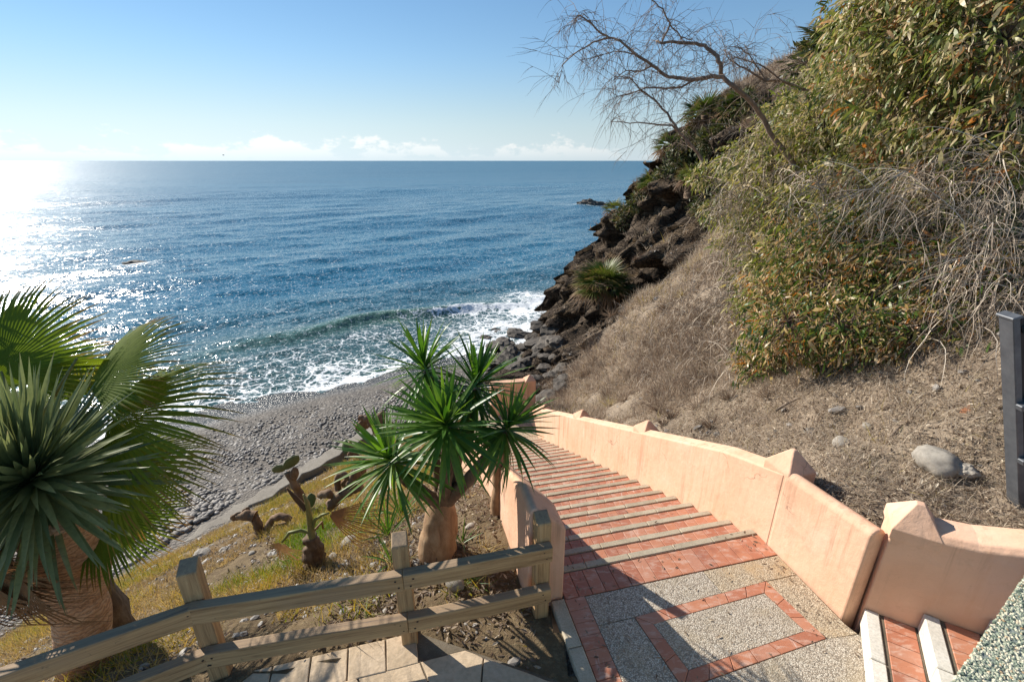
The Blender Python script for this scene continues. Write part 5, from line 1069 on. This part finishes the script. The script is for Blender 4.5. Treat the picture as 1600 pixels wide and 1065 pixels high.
tag(link('loose_stones', scatter('loose_stones', TVc, TFc, frames(D) * sr[:, None, None], np.stack([sx_, sy_, sz_ + .005], 1), mc, np.clip(RNG.normal(.6, .2, n), 0, 1))), 'small loose stones and clods scattered on the slope', 'stones', None, 'stuff')
# ---- leafy trees and shrubs on the hillside
LT = np.array([(0, 0, 0), (-0.095, 0.25, 0.015), (0.095, 0.25, 0.015), (-0.11, 0.5, 0.0), (0.11, 0.5, 0.0), (-0.065, 0.78, -0.06), (0.065, 0.78, -0.06), (0, 1, -0.15)]); LT4 = np.array([(1, 2, 4, 3), (3, 4, 6, 5)]); LT3 = np.array([(0, 2, 1), (5, 6, 7)])
def leafy(label, cat, name, clumps, base, nper, mat, size=(0.08, 0.14), bark='grey_bark', hang=0.7, nleaf=11, seed=0):
    rs = np.random.default_rng(seed); q = np.array(base, float); root = empty(name, tuple(q), 0, label, cat)
    C = [(at_y(px, py, Y), r) for px, py, Y, r in clumps]; P, D, rn = [], [], []
    cen = np.mean([c for c, r in C], 0); fork = q * 0.5 + cen * 0.5
    link('trunk', trunk_mesh('trunk', [(0, 0, -0.2), tuple((fork - q) * 0.5 + rs.normal(0, .08, 3)), tuple(fork - q)], [0.09, 0.075, 0.06], M[bark], 10, 0.1, 5), root)
    mb = MB()
    for c, r in C:
        a = fork - q; e = c - q; m_ = (a + e) / 2 + rs.normal(0, .15, 3); mb.tube([a, a * .6 + m_ * .4, m_, e], [0.045, 0.035, 0.026, 0.012], 6)
        nc = int(nper * r * r)
        d = rs.normal(0, 1, (nc, 3)); d /= np.linalg.norm(d, axis=1, keepdims=True); rr = r * rs.uniform(0.45, 1.08, nc) ** 0.6 * (1 + 0.25 * np.sin(d[:, 0] * 5 + c[0] * 3) * np.sin(d[:, 2] * 6))
        tips = c + d * rr[:, None] * np.array([1.05, 0.9, 0.95])
        for t in tips[::max(1, len(tips) // 40)]: mb.tube([e, (e + (t - q)) / 2 + rs.normal(0, .05, 3), t - q], [0.009, 0.006, 0.003], 3, True)
        for t, dd in zip(tips, d):
            base_r = rs.normal(0, 0.24); n_ = nleaf
            off = rs.normal(0, 0.075, (n_, 3)); P.append(t + off - q)
            D.append(dd * 0.55 + rs.normal(0, 0.55, (n_, 3)) + np.array([0, 0, -hang])); rn.append(np.clip(0.5 + base_r + rs.normal(0, 0.2, n_), 0, 1))
    P = np.concatenate(P); D = np.concatenate(D); rn = np.concatenate(rn); n_ = len(P)
    Fm = frames(D, None, rs.uniform(-1.6, 1.6, n_)) * (rs.uniform(size[0], size[1], n_) * np.clip(rs.lognormal(-0.08, 0.3, n_), .5, 1.7))[:, None, None]
    link('branch', mb.mesh('branch', M[bark], True), root)
    link('crown', scatter('crown', LT, [LT4, LT3], Fm, P, mat, rn), root); return root
ml1 = leaf_mat('olive_eucalyptus_leaf', [(0, (0.06, 0.09, 0.024)), (0.3, (0.18, 0.22, 0.055)), (0.5, (0.33, 0.32, 0.11)), (0.66, (0.54, 0.44, 0.23)), (0.84, (0.68, 0.56, 0.36)), (1, (0.48, 0.22, 0.08))], None, (0, 1), 0.33, 0.42)
ml2 = leaf_mat('glossy_shrub_leaf', [(0, (0.025, 0.055, 0.015)), (0.3, (0.085, 0.15, 0.03)), (0.48, (0.21, 0.225, 0.055)), (0.62, (0.46, 0.31, 0.125)), (0.82, (0.64, 0.50, 0.30)), (1, (0.46, 0.20, 0.06))], None, (0, 1), 0.3, 0.35)
ml3 = leaf_mat('yellow_green_leaf', [(0, (0.06, 0.09, 0.024)), (0.35, (0.20, 0.24, 0.05)), (0.6, (0.38, 0.345, 0.11)), (0.8, (0.55, 0.45, 0.24)), (1, (0.66, 0.55, 0.36))], None, (0, 1), 0.35, 0.45)
def hb_(x, y): return (x, y, float(hill(x, y)))
leafy('dark glossy shrub with orange brown dead leaves low on the slope', 'shrub', 'leafy_shrub', [(1230, 500, 5.7, .42), (1195, 525, 6.3, .32), (1210, 455, 6.8, .42), (1250, 395, 7.0, .5), (1180, 575, 6.4, .25), (1330, 515, 5.3, .5), (1430, 520, 5.0, .45), (1520, 525, 4.8, .4), (1290, 440, 6.2, .6), (1400, 440, 5.7, .6), (1500, 430, 5.3, .55), (1165, 555, 6.7, .22), (1340, 380, 6.6, .6), (1450, 365, 6.1, .6), (1205, 560, 6.2, .22), (1570, 450, 4.9, .4), (1250, 545, 5.6, .25), (1380, 560, 5.0, .25), (1470, 560, 4.8, .22)], hb_(4.6, 5.6), 560, ml2, (0.06, 0.115), seed=1)
leafy('olive eucalyptus with hanging narrow leaves at the top right', 'tree', 'eucalyptus_tree', [(1380, 60, 7, .7), (1480, 50, 6.4, .75), (1570, 60, 5.8, .7), (1430, 150, 6.6, .7), (1520, 160, 6.1, .75), (1595, 190, 5.6, .65), (1350, 10, 7.5, .5), (1350, 130, 7.6, .55), (1480, 265, 6.2, .65), (1560, 290, 5.7, .6), (1405, 245, 6.8, .65), (1440, -20, 6.8, .6), (1540, -40, 6.2, .7)], hb_(5.6, 6.6), 400, ml1, (0.08, 0.14), seed=2)
leafy('yellowish olive tree thinning out left of the eucalyptus', 'tree', 'olive_leaved_tree', [(1295, 195, 8.6, .75), (1240, 255, 9.2, .8), (1195, 245, 10, .55), (1330, 290, 7.8, .7), (1270, 335, 8.2, .7), (1210, 340, 8.8, .6), (1225, 415, 7.8, .5), (1300, 370, 7.2, .5), (1320, 90, 8.6, .35), (1175, 330, 9.6, .45), (1190, 420, 8.6, .4), (1165, 290, 10, .4), (1270, 150, 10, .55), (1230, 190, 10.5, .55), (1340, 200, 8.2, .6), (1320, 130, 9, .5), (1185, 480, 7.6, .35), (1140, 380, 9.8, .3), (1120, 330, 10.5, .32), (1150, 250, 11, .4), (1100, 275, 12, .35), (1165, 430, 8.6, .3)], hb_(5.7, 9.3), 400, ml3, (0.08, 0.14), seed=3)
mlh = leaf_mat('headland_shrub_leaf', [(0, (0.018, 0.028, 0.010)), (0.4, (0.055, 0.075, 0.022)), (0.7, (0.11, 0.125, 0.035)), (1, (0.22, 0.16, 0.08))], None, (0, 1), 0.2, 0.5)
for i, (spots_, l) in enumerate([(((1092, 212, .55), (1112, 225, .5), (1078, 238, .45)), 'dark green bush crowning the seaward knob of the headland'), (((1152, 178, .6), (1172, 185, .5), (1140, 205, .45)), 'dark bush on the ridge knob behind the bare tree'), (((1060, 262, .5), (1040, 285, .45), (1085, 285, .5)), 'dense low bush on the headland just below the horizon line'), (((1120, 290, .55), (1140, 330, .5), (1105, 330, .45)), 'shadowy bush in the hollow between rocks and brush'), (((975, 345, .4), (1000, 320, .45)), 'small green bush on the steep seaward rock edge'), (((1275, 112, .6), (1300, 100, .6)), 'brown green bush at the top of the hill skyline')]):
    hits = [at_surf(px, py, hill, 3, 40) for px, py, r in spots_]; cl_ = [(px, py - 6, h_[1] - 0.1, r) for (px, py, r), h_ in zip(spots_, hits)]
    leafy(l, 'shrub', 'headland_shrub', cl_, tuple(hits[0] - [0, 0, .1]), 420, mlh, (0.12, 0.24), seed=30 + i, hang=0.0, nleaf=9)
# ---- bare tree leaning over the sea
bt0 = np.array([5.25, 8.7, float(hill(5.25, 8.7))]); bare = empty('bare_tree', tuple(bt0), 0, 'leafless leaning tree with fine drooping twigs against the sky', 'tree')
def Z8(x, y): return (860 + x / 4.0, y / 4.0)
polys = [([(1255, 300), (1245, 262), (1210, 217), (1192, 185), (1170, 155), (1147, 135), (1129, 120)], 0, .048, .032), ([Z8(1075, 480), Z8(1060, 400), Z8(1030, 340), Z8(960, 290), Z8(880, 270), Z8(780, 262), Z8(700, 265), Z8(660, 258)], 0, .036, .016),
         ([Z8(1075, 480), Z8(1000, 480), Z8(900, 497), Z8(790, 490), Z8(720, 475), Z8(640, 410), Z8(515, 335), Z8(440, 260), Z8(370, 235), Z8(270, 260), Z8(180, 315), Z8(80, 400), Z8(55, 520)], -.3, .034, .004),
         ([Z8(370, 235), Z8(310, 205), Z8(230, 120), Z8(170, 95), Z8(140, 150)], -.45, .016, .004), ([Z8(950, 1000), Z8(860, 880), Z8(800, 820), Z8(730, 710), Z8(650, 620), Z8(560, 560), Z8(500, 490), Z8(400, 480)], -.5, .026, .005),
         ([Z8(800, 820), Z8(760, 785), Z8(550, 770), Z8(380, 760)], -.55, .018, .005), ([Z8(900, 497), Z8(820, 540), Z8(720, 555), Z8(600, 550), Z8(480, 590), Z8(400, 610)], -.35, .018, .005),
         ([Z8(700, 265), Z8(745, 150), Z8(700, 60), Z8(640, 0), Z8(600, -60)], .1, .016, .005), ([Z8(740, 150), Z8(820, 230), Z8(880, 250)], .1, .012, .006), ([(1405, 172), (1350, 168), (1300, 155), (1250, 137), (1222, 126), (1197, 128), (1165, 108), (1140, 93), (1130, 78)], .5, .04, .006),
         ([Z8(1450, 505), Z8(1300, 400), Z8(1180, 370), Z8(1110, 330)], .3, .014, .004), ([Z8(1340, 490), Z8(1240, 340), Z8(1170, 290), Z8(1090, 300)], .3, .012, .004), ([(1405, 248), (1340, 255), (1290, 268), (1255, 275)], .2, .035, .02), ([(1310, 262), (1270, 290), (1230, 305), (1200, 330)], 0, .03, .008), ([Z8(1440, 440), Z8(1560, 395), (1260, 98)], .3, .012, .004), ([Z8(515, 335), Z8(400, 325), Z8(300, 350)], -.3, .010, .003), ([Z8(640, 410), Z8(560, 450), Z8(470, 440), Z8(400, 500)], -.3, .014, .004)]
rs = random.Random(5); allp = []
mb = MB(); base_pts = [Vector((0, 0, -.2)), Vector(at_y(1275, 420, 8.55) - bt0) * .98, Vector(at_y(1255, 300, 8.6) - bt0)]
link('trunk', trunk_mesh('trunk', base_pts, [0.10, 0.075, 0.06], M['grey_bark'], 12, 0.1, 5), bare)
for pts, dy, r0, r1 in polys:
    P = [Vector(at_y(x, y, 8.6 + dy + 0.12 * math.sin(i * 1.3 + r0 * 90)) - bt0) for i, (x, y) in enumerate(pts)]; f = []
    for i in range(len(P) - 1):
        for k in range(3): f.append(P[i].lerp(P[i + 1], k / 3) + Vector([rs.uniform(-.012, .012) for _ in range(3)]))
    f.append(P[-1]); n_ = len(f); mb2 = MB(); mb2.tube(f, [r0 + (r1 - r0) * i / (n_ - 1) for i in range(n_)], 7); link('limb', mb2.mesh('limb', M['grey_bark'], True), bare)
    allp.append((f, r0))
def twig(mb, p, d, L, r, depth, grav=0.35):
    pts = [p]; d = d.normalized(); n_ = 6
    for i in range(n_):
        d = (d + Vector((rs.uniform(-.22, .22), rs.uniform(-.22, .22), rs.uniform(-.2, .2) - grav * 0.28))).normalized(); pts.append(pts[-1] + d * L / n_)
    mb.tube(pts, [r * (1 - 0.75 * i / n_) for i in range(n_ + 1)], 3, False, rs.random() * 0.6)
    if depth:
        for _ in range(rs.randint(2, 4)):
            i = rs.randint(1, n_ - 1); twig(mb, pts[i], (d + Vector((rs.uniform(-1, 1), rs.uniform(-.8, .8), rs.uniform(-.9, .6)))), L * rs.uniform(.35, .7), r * 0.7, depth - 1, grav)
mtw = MB()
for f, r0 in allp:
    for i in range(2 if r0 > .04 else 1, len(f)):
        for _ in range(1 if r0 > .07 else (2 if rs.random() < .8 else 3)):
            t = (f[i] - f[i - 1]).normalized(); d = t * rs.uniform(-.1, .8) + Vector((rs.uniform(-1, 1), rs.uniform(-.8, .8), rs.uniform(-.7, 1)))
            twig(mtw, f[i], d, rs.uniform(.25, .85), 0.0046, 1 if rs.random() < .75 else 2, rs.choice((.1, .4, .7)))
tag(link('twigs', mtw.mesh('twigs', M['grey_bark'], False), bare), kind='stuff')
# ---- tangles of dry bare stems
def tangle(label, spots, n_, Lr, seed, r=0.0055):
    global rs
    rs = random.Random(seed); mb = MB(); q0 = None
    for px, py, Y, rad, k in spots:
        c = at_y(px, py, Y)
        if q0 is None: q0 = np.array([c[0], c[1], float(hill(c[0], c[1]))])
        for _ in range(int(n_ * k)):
            d = Vector((rs.gauss(0, 1), rs.gauss(0, 1), rs.gauss(0, 1))).normalized() * rad * rs.random() ** .4; p = Vector(c - q0) + d
            twig(mb, p, Vector((rs.uniform(-1, .6), rs.uniform(-.8, .4), rs.uniform(-.2, 1.0))), rs.uniform(*Lr), r * rs.uniform(.7, 1.4), 1 if rs.random() < .5 else 0, rs.choice((.5, .9, 1.4)))
    o = empty('dry_bush', tuple(q0), 0, label, 'bush'); tag(link('stems', mb.mesh('stems', M['twig'], False), o), kind='stuff')
tangle('tangle of pale dry stems hanging in front of the shrub at the right', [(1560, 380, 4.9, .45, 1), (1500, 300, 5.5, .5, 1), (1580, 480, 4.6, .4, 1), (1450, 290, 5.9, .45, .7), (1540, 540, 4.6, .35, .6), (1590, 260, 5.2, .4, .6), (1500, 390, 5.3, .4, .6), (1420, 330, 5.8, .5, .7), (1540, 450, 4.8, .4, .8), (1480, 480, 4.9, .4, .4)], 84, (.35, .95), 21, 0.0046)
tangle('grey leafless brush under the bare tree at the cliff edge', [(1150, 330, 9.4, .5, .8), (1180, 380, 8.6, .5, .9), (1180, 300, 9.2, .6, .8), (1150, 420, 9.0, .5, .8), (1200, 230, 9.8, .5, .5), (1150, 470, 8.2, .45, .9), (1280, 300, 7.4, .5, .6), (1170, 250, 10, .5, .5), (1330, 320, 6.6, .5, .5), (1215, 440, 7.8, .45, .6)], 130, (.35, .9), 22, 0.0060)
tangle('low mat of grey twigs on the dry slope below the brush', [(1060, 500, 10, .6, 1), (1120, 520, 8.6, .6, 1), (1000, 520, 11.5, .7, .8), (1080, 450, 10.6, .6, .8), (1150, 590, 6.8, .5, .7), (1040, 570, 9, .6, .7), (1180, 520, 7.2, .5, .8), (1100, 580, 8, .6, .8)], 90, (.2, .65), 23, 0.0055)
# ---- dwarf palms on the headland
pf = [fan_mesh('frond', M['palmetto'], 20, 80, 0.2, 0.2, 0.45, 0.08), fan_mesh('frond', M['palmetto'], 18, 70, 0.3, 0.4, 0.4, 0.1)]; dpf = fan_mesh('dead_frond', M['dead_palm'], 16, 60, 0.4, 0.5, 0.4, 0.12)
for px, py, R_, n_, l in [(940, 500, 1.25, 46, 'bushy dwarf palm at the foot of the rock face'), (1095, 222, 0.85, 30, 'dwarf palm on the skyline left of the bare tree trunk'), (1150, 188, 0.8, 28, 'dwarf palm on the ridge behind the bare tree trunk'), (1292, 98, 0.9, 30, 'uppermost dwarf palm on the skyline of the hill'), (1045, 262, 0.8, 26, 'dwarf palm where the hill crosses the sea horizon'), (1018, 300, 0.7, 24, 'dwarf palm hanging on the cliff below the horizon'), (958, 348, 0.6, 18, 'small dwarf palm on the seaward cliff edge'), (1075, 330, 0.6, 18, 'small dwarf palm in the middle of the cliff top')]:
    q = at_surf(px, py, hill, 3, 40); R_ *= 1.25; z = hillside.ray_cast(Vector((q[0], q[1], 30)), Vector((0, 0, -1)))[1].z; q = np.array([q[0], q[1], z]); o = empty('dwarf_palm', tuple(q), 0, l, 'palm', 'dwarf palms on the headland')
    link('trunk', trunk_mesh('trunk', [(0, 0, -.4), (0, 0, .05), (0, -.05, R_ * .35)], [.2, .18, .12], M['brown_bark'], 10, .2, 6), o)
    for i in range(n_):
        th = R(15 + 95 * (i / n_) ** .8); ph = i * 2.4; d = Vector((math.cos(ph) * math.sin(th), math.sin(ph) * math.sin(th), math.cos(th))); f = link('frond' if i < n_ * .75 else 'dead_frond', random.choice(pf) if i < n_ * .75 else dpf, o, tuple(d * R_ * .35 + Vector((0, 0, R_ * .3)))); k = R_ * random.uniform(.45, .7); f.scale = (k, k, k); orient(f, d, (0, 0, 1), random.uniform(-.3, .3))
# ---- fallen sticks on the slope
for (x0, y0), (x1, y1), r, l in [((1212, 648), (1314, 584), .013, 'long pale fallen branch lying across the slope'), ((1162, 660), (1200, 662), .010, 'short pale stick left of the long fallen branch'), ((1145, 478), (1105, 545), .013, 'grey fallen branch high on the slope'), ((1090, 638), (1125, 618), .008, 'thin stick on the slope behind the wall pier'), ((1390, 690), (1445, 632), .010, 'dark thin branch on litter above the small stone'), ((1480, 645), (1560, 640), .010, 'twisted stick beside the brick fragment')]:
    A_, B_ = at_surf(x0, y0, hill), at_surf(x1, y1, hill); pts = []
    for i in range(8):
        p = A_ + (B_ - A_) * i / 7; p[2] = float(hill(p[0], p[1])) + .05 + .03 * math.sin(i * 1.4); pts.append(Vector(p - A_) + Vector((random.uniform(-.012, .012), random.uniform(-.012, .012), 0)))
    mb = MB(); mb.tube(pts, [r * (1.2 - .8 * i / 7) for i in range(8)], 6); tag(link('fallen_branch', mb.mesh('fallen_branch', M['twig'], True), None, tuple(A_)), l, 'branch')

# ---- fallen leaves on the landing and steps
n = 420; sc = RNG.uniform(-2.9, 6.5, n); cc = np.where(RNG.random(n) < .5, RNG.uniform(-2.05, -.03, n), np.where(RNG.random(n) < .5, -0.03 - np.abs(RNG.normal(0, .14, n)), -2.05 + np.abs(RNG.normal(0, .2, n))))
sc = np.where(RNG.random(n) < .55, RNG.uniform(-1.3, 0.0, n), sc); kz = np.where(sc < 0, 0, np.floor(np.maximum(sc, 0) / TREAD) + 1); Pw = W0 + AV * sc[:, None] + CV * cc[:, None]; Pw[:, 2] = -RISER * kz + 0.007
D = np.stack([RNG.normal(0, 1, n), RNG.normal(0, 1, n), RNG.normal(0, .12, n)], 1)
tag(link('fallen_leaves', scatter('fallen_leaves', LV, [LF4, LF3], frames(D, None, RNG.normal(0, .25, n)) * RNG.uniform(.012, .045, n)[:, None, None], Pw, M['litter'], np.clip(RNG.normal(.3, .2, n), 0, 1))), 'small dry leaves fallen on the landing and steps', 'leaf litter', None, 'stuff')
